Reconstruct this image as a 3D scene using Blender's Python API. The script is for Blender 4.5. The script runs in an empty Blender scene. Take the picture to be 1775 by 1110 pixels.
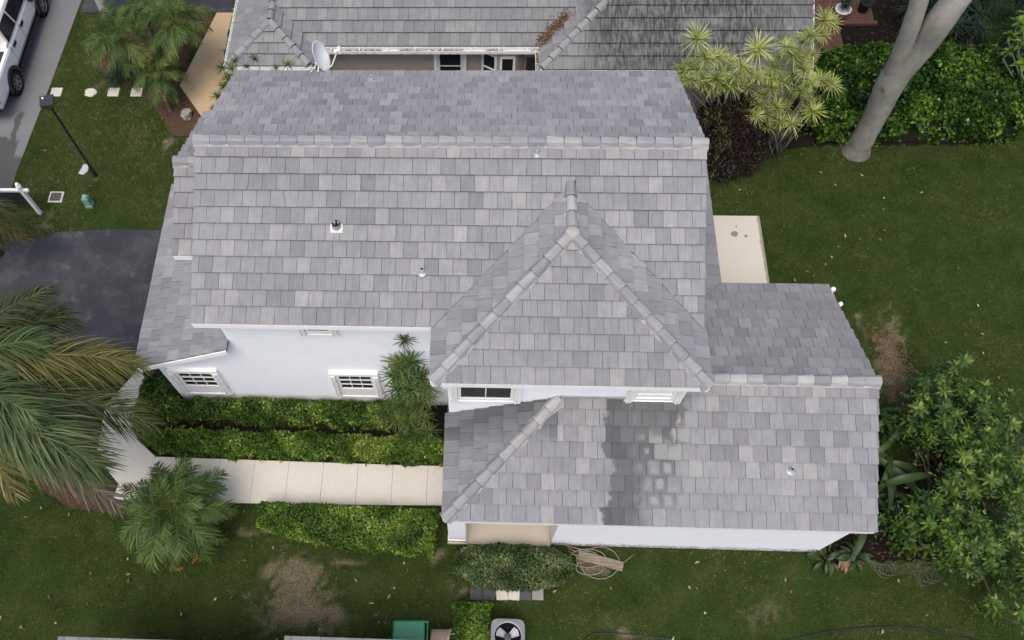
import bpy, bmesh, math, random
import numpy as np
from mathutils import Matrix, Vector
random.seed(7)
rng = np.random.default_rng(7)
SC = bpy.context.scene
COL = SC.collection

# ---------------------------------------------------------------- camera
CAM = Vector((5.9614, -11.2725, 19.9876))
CR = Matrix(((0.99884092, -0.01811033, 0.04459631),
             (0.03494, 0.9100683, -0.41298294),
             (-0.03310643, 0.41406244, 0.90964623)))
FPX, PX, PY = 1405.115, 761.776, 645.976          # in pixels of the 1775 px wide frame
cd = bpy.data.cameras.new('camera')
cam = bpy.data.objects.new('camera', cd); COL.objects.link(cam)
cam.matrix_world = Matrix.Translation(CAM) @ CR.to_4x4()
cd.sensor_width = 36; cd.lens = 36 * FPX / 1775
cd.shift_x = (887.5 - PX) / 1775; cd.shift_y = (PY - 555) / 1775
cd.clip_end = 2000
SC.camera = cam

# ---------------------------------------------------------------- light
SUN_EL, SUN_AZ = math.radians(67), math.radians(195)   # azimuth clockwise from +Y
w = bpy.data.worlds.new('World'); SC.world = w; w.use_nodes = True
nt = w.node_tree; nt.nodes.clear()
sky = nt.nodes.new('ShaderNodeTexSky'); sky.sky_type = 'NISHITA'; sky.sun_disc = False
sky.sun_elevation = SUN_EL; sky.sun_rotation = SUN_AZ
sky.air_density = 1.0; sky.dust_density = 5.0; sky.ozone_density = 1.0
bg = nt.nodes.new('ShaderNodeBackground'); bg.inputs['Strength'].default_value = 0.14
wo = nt.nodes.new('ShaderNodeOutputWorld')
nt.links.new(sky.outputs[0], bg.inputs[0]); nt.links.new(bg.outputs[0], wo.inputs[0])
sl = bpy.data.lights.new('sun', 'SUN'); sl.energy = 0.9; sl.angle = math.radians(35); sl.color = (1, .96, .9)
so = bpy.data.objects.new('sun', sl); COL.objects.link(so)
sd = Vector((math.sin(SUN_AZ) * math.cos(SUN_EL), math.cos(SUN_AZ) * math.cos(SUN_EL), math.sin(SUN_EL)))
so.rotation_euler = sd.to_track_quat('Z', 'Y').to_euler(); so.location = (0, -10, 40)
SC.view_settings.view_transform = 'Standard'; SC.view_settings.look = 'None'
SC.view_settings.exposure = 0.6; SC.view_settings.gamma = 1.0
SC.view_settings.use_curve_mapping = False

# ---------------------------------------------------------------- helpers
def ground_at(px, py, z=0.0):
    """the point at height z seen at a pixel of the photograph"""
    d = CR @ Vector(((px - PX) / FPX, (PY - py) / FPX, -1))
    return CAM + d * ((z - CAM.z) / d.z)

def project(p):
    v = CR.transposed() @ (Vector(p) - CAM)
    return PX + FPX * v.x / -v.z, PY - FPX * v.y / -v.z, -v.z

WORLD = {}
def new(name, data, parent=None, M=None, mat=None):
    o = bpy.data.objects.new(name, data); COL.objects.link(o)
    M = M.copy() if M is not None else Matrix.Identity(4)
    if parent is not None:
        o.parent = parent; o.matrix_parent_inverse = WORLD[parent.name].inverted()
    o.matrix_basis = M; WORLD[o.name] = M
    if mat is not None and data is not None and not data.materials: data.materials.append(mat)
    return o

def tag(o, label, cat, group=None, kind=None):
    o['label'] = label; o['category'] = cat
    if group: o['group'] = group
    if kind: o['kind'] = kind
    return o

def thing(name, label, cat, loc=(0, 0, 0), group=None):
    o = new(name, None, None, Matrix.Translation(loc)); o.empty_display_size = .2
    return tag(o, label, cat, group)

class MB:
    """collects polygons with a per-vertex tint"""
    def __init__(s): s.v = []; s.f = []; s.t = []; s.n = 0; s.loc = []
    def add(s, vs, fs, tint=0.5, loc=None):
        n = s.n
        s.v.extend([tuple(q) for q in vs]); s.f.extend([tuple(n + i for i in q) for q in fs])
        s.t.extend([tint] * len(vs)); s.n += len(vs)
        s.loc.extend(loc if loc is not None else [tuple(q) for q in vs])
    def box(s, a, b, tint=.5, M=None):
        x0, y0, z0 = a; x1, y1, z1 = b
        vs = [Vector(q) for q in ((x0,y0,z0),(x1,y0,z0),(x1,y1,z0),(x0,y1,z0),(x0,y0,z1),(x1,y0,z1),(x1,y1,z1),(x0,y1,z1))]
        if M is not None: vs = [M @ q for q in vs]
        s.add(vs, [(0,3,2,1),(4,5,6,7),(0,1,5,4),(1,2,6,5),(2,3,7,6),(3,0,4,7)], tint)
    def prism(s, pts, d, tint=.5):
        """closed prism: polygon pts pushed along d"""
        n = len(pts); d = Vector(d); pts = [Vector(p) for p in pts]
        s.add(pts + [p + d for p in pts], [tuple(range(n - 1, -1, -1)), tuple(range(n, 2 * n))] +
              [(i, (i + 1) % n, n + (i + 1) % n, n + i) for i in range(n)], tint)
    def tube(s, path, r, seg=6, tint=.5, cap=True):
        path = [Vector(p) for p in path]; rs = r if isinstance(r, (list, tuple)) else [r] * len(path)
        vs = []; prev = None
        for i, p in enumerate(path):
            t = (path[min(i + 1, len(path) - 1)] - path[max(i - 1, 0)]).normalized()
            a = prev if prev is not None else (Vector((0, 0, 1)) if abs(t.z) < .9 else Vector((1, 0, 0)))
            u = (a - t * a.dot(t)).normalized(); v = t.cross(u); prev = u
            for k in range(seg):
                g = 2 * math.pi * k / seg
                vs.append(p + (u * math.cos(g) + v * math.sin(g)) * rs[i])
        fs = []
        for i in range(len(path) - 1):
            for k in range(seg):
                k2 = (k + 1) % seg
                fs.append((i*seg+k, i*seg+k2, (i+1)*seg+k2, (i+1)*seg+k))
        if cap:
            fs.append(tuple(range(seg - 1, -1, -1))); fs.append(tuple((len(path)-1)*seg + k for k in range(seg)))
        s.add(vs, fs, tint)
    def lathe(s, prof, c=(0, 0, 0), seg=24, tint=.5, M=None):
        c = Vector(c); vs = []
        for r, z in prof:
            for k in range(seg):
                g = 2 * math.pi * k / seg
                q = Vector((r * math.cos(g), r * math.sin(g), z))
                vs.append((M @ q if M is not None else q) + c)
        fs = []
        for i in range(len(prof) - 1):
            for k in range(seg):
                k2 = (k + 1) % seg
                fs.append((i*seg+k, i*seg+k2, (i+1)*seg+k2, (i+1)*seg+k))
        s.add(vs, fs, tint)
    def mesh(s, name, smooth=False, loc=False):
        me = bpy.data.meshes.new(name); me.from_pydata(s.v, [], s.f)
        at = me.attributes.new('tint', 'FLOAT', 'POINT'); at.data.foreach_set('value', np.array(s.t, dtype=np.float32))
        if loc:
            at = me.attributes.new('loc', 'FLOAT_VECTOR', 'POINT'); at.data.foreach_set('vector', np.array(s.loc, dtype=np.float32).ravel())
        if smooth: me.polygons.foreach_set('use_smooth', [True] * len(me.polygons))
        me.update(); return me
    def build(s, name, mat, parent=None, smooth=False, M=None, bevel=0, loc=False):
        o = new(name, s.mesh(name, smooth, loc), parent, M, mat)
        if bevel:
            b = o.modifiers.new('bevel', 'BEVEL'); b.width = bevel; b.segments = 2; b.limit_method = 'ANGLE'
        return o

def np_mesh(name, V, F, tint, mat, smooth=False):
    """V (n,3), F (m,k) all faces with the same number of corners"""
    V = np.asarray(V, dtype=np.float32); F = np.asarray(F, dtype=np.int32); m, k = F.shape
    me = bpy.data.meshes.new(name)
    me.vertices.add(len(V)); me.vertices.foreach_set('co', V.ravel())
    me.loops.add(m * k); me.loops.foreach_set('vertex_index', F.ravel())
    me.polygons.add(m); me.polygons.foreach_set('loop_start', np.arange(0, m * k, k, dtype=np.int32))
    at = me.attributes.new('tint', 'FLOAT', 'POINT'); at.data.foreach_set('value', np.asarray(tint, dtype=np.float32))
    me.update(calc_edges=True); me.materials.append(mat)
    if smooth: me.polygons.foreach_set('use_smooth', np.ones(m, dtype=bool))
    return me

def norm(a): return a / (np.linalg.norm(a, axis=1, keepdims=True) + 1e-9)

def leaf_arrays(P, D, N, L, Wd, fold=.25, droop=.15):
    """leaves from base P along D with surface normal N: 5 verts, 4 triangles each"""
    n = len(P); D = norm(D); S = norm(np.cross(D, N)); N = norm(np.cross(S, D))
    L = np.broadcast_to(np.asarray(L, float).reshape(-1, 1), (n, 1)); Wd = np.broadcast_to(np.asarray(Wd, float).reshape(-1, 1), (n, 1))
    mid = P + D * L * .5
    V = np.stack([P, mid + S * Wd * .5 + N * Wd * fold, P + D * L * .98 - N * L * droop, mid - S * Wd * .5 + N * Wd * fold, mid], 1).reshape(-1, 3)
    b = np.arange(n)[:, None] * 5
    F = (b[:, :, None] + np.array([[0, 1, 4], [0, 4, 3], [1, 2, 4], [4, 2, 3]])[None]).reshape(-1, 3)
    return V, F

def vnoise(x, y, s, seed=0):
    """smooth value noise in [0,1]"""
    r = np.random.default_rng(seed + 11).random((64, 64)); x = np.asarray(x) / s; y = np.asarray(y) / s
    xi = np.floor(x).astype(int); yi = np.floor(y).astype(int); fx = x - xi; fy = y - yi
    fx = fx * fx * (3 - 2 * fx); fy = fy * fy * (3 - 2 * fy)
    g = lambda i, j: r[i % 64, j % 64]
    return (g(xi, yi) * (1 - fx) + g(xi + 1, yi) * fx) * (1 - fy) + (g(xi, yi + 1) * (1 - fx) + g(xi + 1, yi + 1) * fx) * fy

# ---------------------------------------------------------------- materials
class Nodes:
    def __init__(s, name):
        s.m = bpy.data.materials.new(name); s.m.use_nodes = True; s.t = s.m.node_tree; s.t.nodes.clear()
        s.out = s.t.nodes.new('ShaderNodeOutputMaterial'); s.b = s.t.nodes.new('ShaderNodeBsdfPrincipled')
        s.t.links.new(s.b.outputs[0], s.out.inputs[0])
    def n(s, typ, **kw):
        q = s.t.nodes.new(typ)
        for k, v in kw.items(): setattr(q, k, v)
        return q
    def put(s, v, sock):
        if isinstance(v, bpy.types.NodeSocket): s.t.links.new(v, sock)
        elif isinstance(v, (tuple, list)) and len(v) == 3 and sock.type == 'RGBA': sock.default_value = (*v, 1)
        else: sock.default_value = v
    def math(s, op, a, b=0.0, clamp=False):
        q = s.n('ShaderNodeMath', operation=op, use_clamp=clamp); s.put(a, q.inputs[0]); s.put(b, q.inputs[1]); return q.outputs[0]
    def mix(s, f, a, b, blend='MIX'):
        q = s.n('ShaderNodeMix', data_type='RGBA', blend_type=blend); s.put(f, q.inputs[0]); s.put(a, q.inputs[6]); s.put(b, q.inputs[7]); return q.outputs[2]
    def noise(s, vec, scale, detail=3, rough=.55):
        q = s.n('ShaderNodeTexNoise'); q.inputs['Scale'].default_value = scale; q.inputs['Detail'].default_value = detail; q.inputs['Roughness'].default_value = rough
        if vec is not None: s.put(vec, q.inputs['Vector'])
        return q.outputs[0]
    def ramp(s, f, stops):
        q = s.n('ShaderNodeValToRGB'); s.put(f, q.inputs[0]); e = q.color_ramp.elements
        while len(e) < len(stops): e.new(.5)
        for i, (p, c) in enumerate(stops): e[i].position = p; e[i].color = (*c, 1) if len(c) == 3 else c
        return q.outputs[0]
    def smooth(s, v, a, b):
        q = s.n('ShaderNodeMapRange', interpolation_type='SMOOTHSTEP'); s.put(v, q.inputs[0]); q.inputs[1].default_value = a; q.inputs[2].default_value = b; return q.outputs[0]
    def attr(s, name): return s.n('ShaderNodeAttribute', attribute_name=name)
    def pos(s): return s.n('ShaderNodeNewGeometry').outputs['Position']
    def xyz(s, v):
        q = s.n('ShaderNodeSeparateXYZ'); s.put(v, q.inputs[0]); return q.outputs
    def vmul(s, v, k):
        q = s.n('ShaderNodeVectorMath', operation='MULTIPLY'); s.put(v, q.inputs[0]); q.inputs[1].default_value = k; return q.outputs[0]
    def vadd(s, a, b):
        q = s.n('ShaderNodeVectorMath', operation='ADD'); s.put(a, q.inputs[0]); s.put(b, q.inputs[1]); return q.outputs[0]
    def bump(s, h, strength=.3, dist=.02):
        q = s.n('ShaderNodeBump'); q.inputs['Strength'].default_value = strength; q.inputs['Distance'].default_value = dist; s.put(h, q.inputs['Height'])
        s.t.links.new(q.outputs[0], s.b.inputs['Normal'])
    def done(s, col, rough=.8, spec=.3, metal=0):
        s.put(col, s.b.inputs['Base Color']); s.put(rough, s.b.inputs['Roughness']); s.b.inputs['Specular IOR Level'].default_value = spec; s.b.inputs['Metallic'].default_value = metal
        return s.m

def plain(name, col, rough=.6, spec=.4, metal=0, var=.12, scale=6.0, bump=0):
    N = Nodes(name); p = N.pos(); nz = N.noise(p, scale, 5)
    c = N.mix(nz, tuple(x * (1 - var) for x in col), tuple(min(1, x * (1 + var)) for x in col))
    if bump: N.bump(N.noise(p, 60, 3), bump, .01)
    return N.done(c, rough, spec, metal)

def leafmat(name, stops, rough=.45, spec=.35, rnd=.0, trans=.25):
    spec *= .55; rough = min(.8, rough + .08)
    N = Nodes(name); t = N.attr('tint').outputs['Fac']
    if rnd:
        oi = N.n('ShaderNodeObjectInfo').outputs['Random']
        t = N.math('ADD', t, N.math('MULTIPLY', N.math('SUBTRACT', oi, .5), rnd), clamp=True)
    c = N.ramp(t, stops)
    N.done(c, rough, spec)
    tr = N.n('ShaderNodeBsdfTranslucent'); N.put(c, tr.inputs[0])
    mx = N.n('ShaderNodeMixShader'); mx.inputs[0].default_value = trans
    N.t.links.new(N.b.outputs[0], mx.inputs[1]); N.t.links.new(tr.outputs[0], mx.inputs[2]); N.t.links.new(mx.outputs[0], N.out.inputs[0])
    return N.m

def tilemat(name, ramp, dirtcol, stain=False, mould=False, weather=.12):
    N = Nodes(name)
    oi = N.n('ShaderNodeObjectInfo').outputs['Random']
    rnd = N.math('FRACT', N.math('ADD', N.attr('tint').outputs['Fac'], oi))
    off = N.n('ShaderNodeCombineXYZ'); N.put(N.math('MULTIPLY', rnd, 91.0), off.inputs[0]); N.put(N.math('MULTIPLY', oi, 53.0), off.inputs[1])
    lv = N.attr('loc').outputs['Vector']; lo = N.vadd(lv, off.outputs[0])
    base = N.ramp(rnd, ramp)
    streak = N.noise(N.vmul(lo, (34, 1.6, 1)), 1.0, 4, .65)
    c = N.mix(.75, base, N.ramp(streak, [(.25, (.74, .74, .75)), (.5, (1, 1, 1)), (.75, (1.2, 1.2, 1.2))]), 'MULTIPLY')
    mott = N.noise(N.vmul(lo, (5, 4, 1)), 1.0, 4)
    c = N.mix(.6, c, N.ramp(mott, [(.3, (.84, .84, .85)), (.7, (1.14, 1.14, 1.13))]), 'MULTIPLY')
    p = N.pos()
    big = N.noise(p, .55, 3)
    c = N.mix(weather * 4, c, N.ramp(big, [(.3, (.84, .84, .86)), (.7, (1.1, 1.1, 1.09))]), 'MULTIPLY')
    speck = N.noise(p, 70, 2)
    c = N.mix(.35, c, N.ramp(speck, [(.3, (.8, .8, .8)), (.7, (1.15, 1.15, 1.15))]), 'MULTIPLY')
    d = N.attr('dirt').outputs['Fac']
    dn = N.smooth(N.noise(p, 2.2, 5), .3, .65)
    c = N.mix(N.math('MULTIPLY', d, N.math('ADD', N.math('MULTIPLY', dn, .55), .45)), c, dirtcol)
    x, y, z = N.xyz(p)
    rough = .82
    if stain:
        # wet run-off below the hip roof's window, on the lower front slope only
        on = N.math('MULTIPLY', N.math('LESS_THAN', y, -4.55), N.math('LESS_THAN', z, 4.06))
        wob = N.math('ADD', N.math('MULTIPLY', N.math('SUBTRACT', N.noise(p, 2.6, 4), .5), .75), N.math('MULTIPLY', N.math('SUBTRACT', rnd, .5), .28))
        xs = N.math('ADD', x, N.math('ADD', wob, N.math('MULTIPLY', N.math('ADD', y, 5.7), .07)))
        core = N.math('MULTIPLY', N.smooth(N.math('ADD', xs, N.math('MULTIPLY', N.math('SUBTRACT', N.noise(p, 1.1, 2), .5), .5)), 8.74, 8.82), N.math('SUBTRACT', 1.0, N.smooth(xs, 9.2, 9.75)))
        lx, ly, lz = N.xyz(lv)
        uu = N.math('SUBTRACT', N.math('MULTIPLY', lx, 6.8), 1.0); vv = N.math('SUBTRACT', N.math('MULTIPLY', ly, -5.6), 1.05)
        p4 = lambda q_: N.math('POWER', N.math('ABSOLUTE', q_), 4.0)
        rad = N.math('ADD', N.math('POWER', N.math('ADD', p4(uu), p4(vv)), .25), N.math('MULTIPLY', N.math('SUBTRACT', N.noise(lo, 6.0, 6, .7), .5), 1.1))
        rn2 = N.math('FRACT', N.math('MULTIPLY', rnd, 7.31))
        blot = N.smooth(N.math('SUBTRACT', rad, N.math('MULTIPLY', rn2, .85)), .15, .42)
        zone = N.math('MULTIPLY', N.smooth(xs, 9.2, 9.4), N.math('SUBTRACT', 1.0, N.smooth(xs, 10.35, 10.7)))
        amt = N.math('MULTIPLY', N.smooth(N.math('ADD', rnd, N.math('MULTIPLY', N.math('SUBTRACT', 10.0, xs), .6)), .1, .8), N.math('ADD', .45, N.math('MULTIPLY', N.smooth(y, -6.9, -5.4), .55)))
        halo = N.math('MULTIPLY', N.math('MULTIPLY', zone, blot), amt)
        top = N.math('MULTIPLY', N.math('MULTIPLY', N.smooth(xs, 9.35, 9.45), N.math('SUBTRACT', 1.0, N.smooth(xs, 10.3, 10.42))), N.smooth(N.math('ADD', y, wob), -5.5, -5.1))
        wet = N.math('MULTIPLY', on, N.math('MAXIMUM', N.math('MAXIMUM', core, N.math('MULTIPLY', top, .9)), N.math('MULTIPLY', halo, .9)))
        wet = N.math('MULTIPLY', wet, N.math('MULTIPLY', N.math('ADD', .62, N.math('MULTIPLY', rnd, .38)), N.math('ADD', .78, N.math('MULTIPLY', N.smooth(streak, .3, .6), .22))))
        lime = N.math('MULTIPLY', N.math('MULTIPLY', on, zone), N.math('MULTIPLY', N.math('SUBTRACT', 1.0, blot), N.smooth(N.noise(p, 2.0, 3), .35, .55)))
        c = N.mix(N.math('MULTIPLY', lime, .45), c, (.225, .227, .212))
        c = N.mix(N.math('MULTIPLY', wet, .93), c, (.040, .042, .047))
        # damp corner against the wall at the lower hip
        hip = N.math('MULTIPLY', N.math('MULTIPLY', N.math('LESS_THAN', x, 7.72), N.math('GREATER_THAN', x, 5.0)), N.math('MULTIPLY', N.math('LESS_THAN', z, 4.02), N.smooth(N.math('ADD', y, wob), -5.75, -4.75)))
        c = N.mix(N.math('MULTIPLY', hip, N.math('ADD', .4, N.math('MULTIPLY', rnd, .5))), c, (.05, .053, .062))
    if mould:
        m = N.math('ADD', .16, N.math('MULTIPLY', .84, N.math('MULTIPLY', N.smooth(x, 8.3, 9.6), N.math('SUBTRACT', 1.0, N.math('MULTIPLY', .5, N.smooth(x, 13.2, 15.0))))))
        mn = N.smooth(N.noise(N.vmul(p, (1, 1, 1)), 1.1, 6, .65), .26, .5)
        mf = N.smooth(N.noise(N.vmul(p, (16, 3, 3)), 1.0, 6, .7), .38, .6)
        c = N.mix(N.math('MULTIPLY', N.math('MULTIPLY', m, mn), N.math('ADD', .45, N.math('MULTIPLY', mf, .55))), c, (.038, .041, .038))
    N.bump(N.noise(N.vmul(lo, (40, 6, 1)), 1.0, 3), .25, .01)
    return N.done(c, .7, .3)

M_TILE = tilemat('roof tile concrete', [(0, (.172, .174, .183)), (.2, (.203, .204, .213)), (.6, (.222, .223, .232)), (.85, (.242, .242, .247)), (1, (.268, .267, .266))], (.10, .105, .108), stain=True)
M_NTILE = tilemat('weathered grey roof tile', [(0, (.175, .178, .181)), (.5, (.202, .205, .207)), (1, (.230, .233, .233))], (.10, .105, .105), mould=True)
M_RIDGE = tilemat('ridge tile concrete', [(0, (.215, .217, .228)), (.4, (.25, .252, .26)), (.8, (.295, .295, .297)), (1, (.36, .357, .35))], (.1, .1, .1))
M_NRIDGE = tilemat('grey ridge tile', [(0, (.21, .213, .215)), (1, (.25, .253, .253))], (.1, .1, .1))
M_MORTAR = plain('bedding mortar', (.33, .322, .295), .9, .2, var=.25, scale=9, bump=.5)
M_DECK = plain('roof underlay', (.06, .06, .06), .9)
N = Nodes('white stucco'); p = N.pos(); x, y, z = N.xyz(p)
st = N.smooth(N.noise(N.vmul(p, (.9, .9, 1.6)), 1.0, 6, .65), .5, .75)
c = N.mix(N.math('MULTIPLY', st, .45), (.84, .865, .895), (.70, .725, .755))
drip = N.smooth(N.noise(N.vmul(p, (7, 7, .7)), 1.0, 5, .7), .56, .78)
c = N.mix(N.math('MULTIPLY', drip, .22), c, (.60, .61, .62))
foot = N.math('MULTIPLY', N.math('SUBTRACT', 1.0, N.smooth(N.math('ADD', z, N.math('MULTIPLY', N.math('SUBTRACT', N.noise(p, 3.5, 6, .7), .5), .7)), .05, .36)), N.smooth(N.noise(p, 11, 5, .7), .34, .56))
c = N.mix(N.math('MULTIPLY', foot, .8), c, (.09, .085, .07))
N.bump(N.noise(p, 90, 3), .25, .008); M_STUCCO = N.done(c, .85, .2)
M_TRIM = plain('white painted trim', (.82, .815, .79), .5, .4, var=.05, scale=3)
M_FASCIA = plain('white fascia paint', (.84, .84, .84), .5, .4, var=.04, scale=3)
M_BEIGE = plain('beige stucco', (.40, .33, .265), .85, .2, var=.07, scale=2.5, bump=.3)
M_GUTTER = plain('white gutter metal', (.72, .72, .69), .4, .5, var=.08, scale=5)
N = Nodes('window glass'); M_GLASS = N.done((.018, .019, .019), .06, .5)
M_SCREEN = plain('insect screen', (.05, .055, .06), .6, .2)
M_BLACK = plain('black metal', (.012, .012, .013), .4, .5)
M_LEAD = plain('lead flashing', (.36, .37, .38), .5, .5, .4, var=.3, scale=25)
M_DARK = plain('dark void', (.01, .01, .01), .9, .1)
M_WHITEP = plain('white plastic', (.78, .78, .78), .35, .5, var=.03)

def slabmat(name, col, dirt, var=.08):
    N = Nodes(name); p = N.pos(); n1 = N.noise(p, .9, 5, .6); n2 = N.noise(p, 14, 4)
    c = N.mix(n1, tuple(x * (1 - var) for x in col), tuple(x * (1 + var) for x in col))
    c = N.mix(.4, c, N.ramp(n2, [(.3, (.88, .88, .88)), (.7, (1.08, 1.08, 1.08))]), 'MULTIPLY')
    sp = N.smooth(N.noise(p, 2.1, 6, .7), .66, .78)
    c = N.mix(N.math('MULTIPLY', sp, .45), c, dirt)
    N.bump(n2, .15, .01)
    return N.done(c, .85, .2)
M_WALK = slabmat('cream painted concrete', (.53, .505, .445), (.34, .31, .27))
M_WALK2 = slabmat('tan painted concrete', (.42, .315, .195), (.24, .17, .11))
M_STONE = slabmat('pale stepping stone', (.52, .50, .44), (.2, .19, .15), .2)
M_SLATE = slabmat('dark paver', (.075, .08, .085), (.16, .16, .15), .25)

N = Nodes('dark asphalt'); p = N.pos()
n1 = N.noise(p, .8, 5, .6); n2 = N.noise(p, 45, 4, .75)
vo = N.n('ShaderNodeTexVoronoi', feature='DISTANCE_TO_EDGE'); vo.inputs['Scale'].default_value = 4.6
N.put(N.vadd(p, N.vmul(N.n('ShaderNodeTexNoise').outputs['Color'], (.9, .9, 0))), vo.inputs['Vector'])
crack = N.math('MULTIPLY', N.math('SUBTRACT', 1.0, N.smooth(vo.outputs['Distance'], 0, .045)), N.smooth(N.noise(p, .9, 3), .32, .5))
c = N.ramp(n1, [(.3, (.020, .0215, .027)), (.5, (.033, .0352, .042)), (.7, (.062, .065, .073))])
c = N.mix(.5, c, N.ramp(n2, [(.3, (.55, .55, .56)), (.7, (1.5, 1.5, 1.48))]), 'MULTIPLY')
pale = N.smooth(N.noise(p, 1.7, 6, .75), .53, .72); c = N.mix(N.math('MULTIPLY', pale, .6), c, (.12, .12, .112))
c = N.mix(N.math('MULTIPLY', crack, .38), c, (.018, .018, .02))
N.bump(n2, .5, .01); M_ASPH = N.done(c, .8, .3)
N = Nodes('grey street asphalt'); p = N.pos(); x, y, z = N.xyz(p)
n1 = N.noise(p, .6, 5, .6); n2 = N.noise(p, 150, 2)
c = N.ramp(n1, [(.25, (.13, .133, .136)), (.75, (.185, .187, .188))])
c = N.mix(.5, c, N.ramp(n2, [(.3, (.75, .75, .75)), (.7, (1.25, 1.25, 1.25))]), 'MULTIPLY')
yy = N.math('ADD', y, N.math('MULTIPLY', N.math('SUBTRACT', N.noise(p, 1.3, 2), .5), 1.6))
wet = N.math('SUBTRACT', 1.0, N.smooth(yy, 5.75, 5.85))
xx = N.math('ADD', x, N.math('MULTIPLY', N.math('SUBTRACT', N.noise(p, 1.1, 2), .5), .5))
run = N.math('MULTIPLY', N.math('MULTIPLY', N.smooth(xx, -9.05, -8.99), N.math('SUBTRACT', 1.0, N.smooth(xx, -8.84, -8.78))), N.math('SUBTRACT', 1.0, N.smooth(y, 6.7, 6.9)))
dry = N.math('MULTIPLY', N.smooth(x, -8.75, -8.65), N.smooth(y, 4.9, 5.1))
wet = N.math('SUBTRACT', N.math('MAXIMUM', wet, run), dry, clamp=True)
c = N.mix(N.math('MULTIPLY', wet, .8), c, (.05, .047, .042))
N.bump(n2, .4, .01); M_STREET = N.done(c, .85, .3)

N = Nodes('soil and turf'); p = N.pos(); ba = N.attr('tint').outputs['Fac']
n1 = N.noise(p, 1.3, 5, .6); n2 = N.noise(p, 26, 4, .65)
g = N.ramp(n1, [(.25, (.016, .028, .006)), (.5, (.026, .043, .010)), (.75, (.042, .058, .017))])
s = N.ramp(n2, [(.3, (.065, .054, .034)), (.55, (.14, .115, .075)), (.75, (.21, .175, .12))])
c = N.mix(N.smooth(N.math('ADD', ba, N.math('MULTIPLY', N.math('SUBTRACT', n2, .5), .5)), .3, .75), g, s)
N.bump(n2, .6, .03); M_GROUND = N.done(c, .95, .1)
N = Nodes('bark mulch'); p = N.pos(); n2 = N.noise(p, 30, 4, .65)
c = N.ramp(n2, [(.3, (.035, .022, .016)), (.55, (.085, .052, .036)), (.75, (.13, .085, .06))]); N.bump(n2, .8, .03); M_MULCH = N.done(c, .95, .1)
N = Nodes('dark bed soil'); p = N.pos(); n2 = N.noise(p, 22, 4, .65)
c = N.ramp(n2, [(.3, (.007, .006, .005)), (.6, (.014, .012, .009)), (.8, (.03, .025, .019))]); N.bump(n2, .8, .03); M_SOIL = N.done(c, .95, .1)

M_GRASS = leafmat('grass blades', [(0, (.018, .037, .006)), (.35, (.043, .080, .012)), (.7, (.090, .130, .027)), (.88, (.17, .172, .06)), (1, (.30, .255, .15))], .7, .08)
M_HEDGE = leafmat('hedge leaves', [(0, (.018, .042, .006)), (.5, (.050, .106, .012)), (.8, (.115, .19, .025)), (.97, (.32, .38, .10)), (1, (.20, .15, .06))], .32, .5)
M_HEDGEB = leafmat('bright hedge leaves', [(0, (.028, .062, .009)), (.5, (.080, .152, .019)), (.8, (.15, .235, .032)), (.97, (.34, .40, .10)), (1, (.22, .16, .06))], .35, .45)
M_VARIEG = leafmat('variegated leaves', [(0, (.024, .048, .014)), (.45, (.056, .100, .030)), (.75, (.115, .165, .065)), (.95, (.27, .32, .17)), (1, (.24, .13, .05))], .4, .4)
M_CLUSIA = leafmat('round glossy leaves', [(0, (.013, .036, .006)), (.5, (.036, .088, .010)), (.8, (.092, .18, .020)), (1, (.20, .30, .045))], .3, .5)
M_DARKB = leafmat('dark strappy leaves', [(0, (.010, .020, .010)), (.6, (.020, .040, .018)), (1, (.045, .075, .035))], .4, .4)
M_SHRUB = leafmat('shrub rosette leaves', [(0, (.015, .037, .006)), (.5, (.040, .088, .012)), (.8, (.088, .155, .022)), (1, (.19, .235, .045))], .36, .45, rnd=.45)
M_DRAC = leafmat('dracaena leaves', [(0, (.022, .048, .010)), (.5, (.052, .10, .018)), (1, (.15, .20, .05))], .4, .4, rnd=.35)
M_YELL = leafmat('yellow striped leaves', [(0, (.09, .13, .03)), (.3, (.25, .30, .075)), (.65, (.43, .46, .16)), (1, (.62, .62, .32))], .45, .35, rnd=.35)
M_TI = leafmat('dark maroon leaves', [(0, (.010, .008, .007)), (.55, (.026, .018, .014)), (.8, (.07, .030, .020)), (.92, (.08, .10, .025)), (1, (.16, .18, .05))], .35, .5)
M_ROYAL = leafmat('green palm fronds', [(0, (.028, .050, .016)), (.5, (.066, .108, .034)), (1, (.21, .25, .11))], .42, .4, trans=.3)
M_YFROND = leafmat('yellowing palm fronds', [(0, (.07, .078, .02)), (.5, (.165, .155, .046)), (1, (.34, .30, .15))], .5, .3, trans=.3)
M_OFROND = leafmat('olive palm fronds', [(0, (.028, .044, .014)), (.5, (.066, .090, .028)), (1, (.18, .195, .085))], .5, .3, trans=.3)
M_DFROND = leafmat('dead palm fronds', [(0, (.07, .055, .04)), (.5, (.16, .13, .09)), (1, (.28, .24, .18))], .7, .2)
M_PYG = leafmat('pygmy palm fronds', [(0, (.024, .050, .012)), (.5, (.060, .110, .024)), (1, (.19, .24, .065))], .42, .4, rnd=.4, trans=.3)
M_BOP = leafmat('broad green leaves', [(0, (.016, .034, .010)), (.5, (.030, .060, .016)), (1, (.07, .105, .032))], .35, .5, rnd=.4)
M_DEAD = leafmat('dead leaves', [(0, (.09, .05, .028)), (.5, (.19, .125, .075)), (.85, (.30, .22, .14)), (1, (.38, .34, .20))], .8, .2, trans=.1)
M_TWIG = plain('twigs', (.075, .06, .045), .9, .1, var=.3)
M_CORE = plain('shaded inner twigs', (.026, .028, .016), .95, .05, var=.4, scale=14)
N = Nodes('smooth grey bark'); p = N.pos()
n1 = N.noise(N.vmul(p, (2, 2, 1)), 1.2, 6, .65); n2 = N.noise(p, 18, 5, .7)
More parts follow.
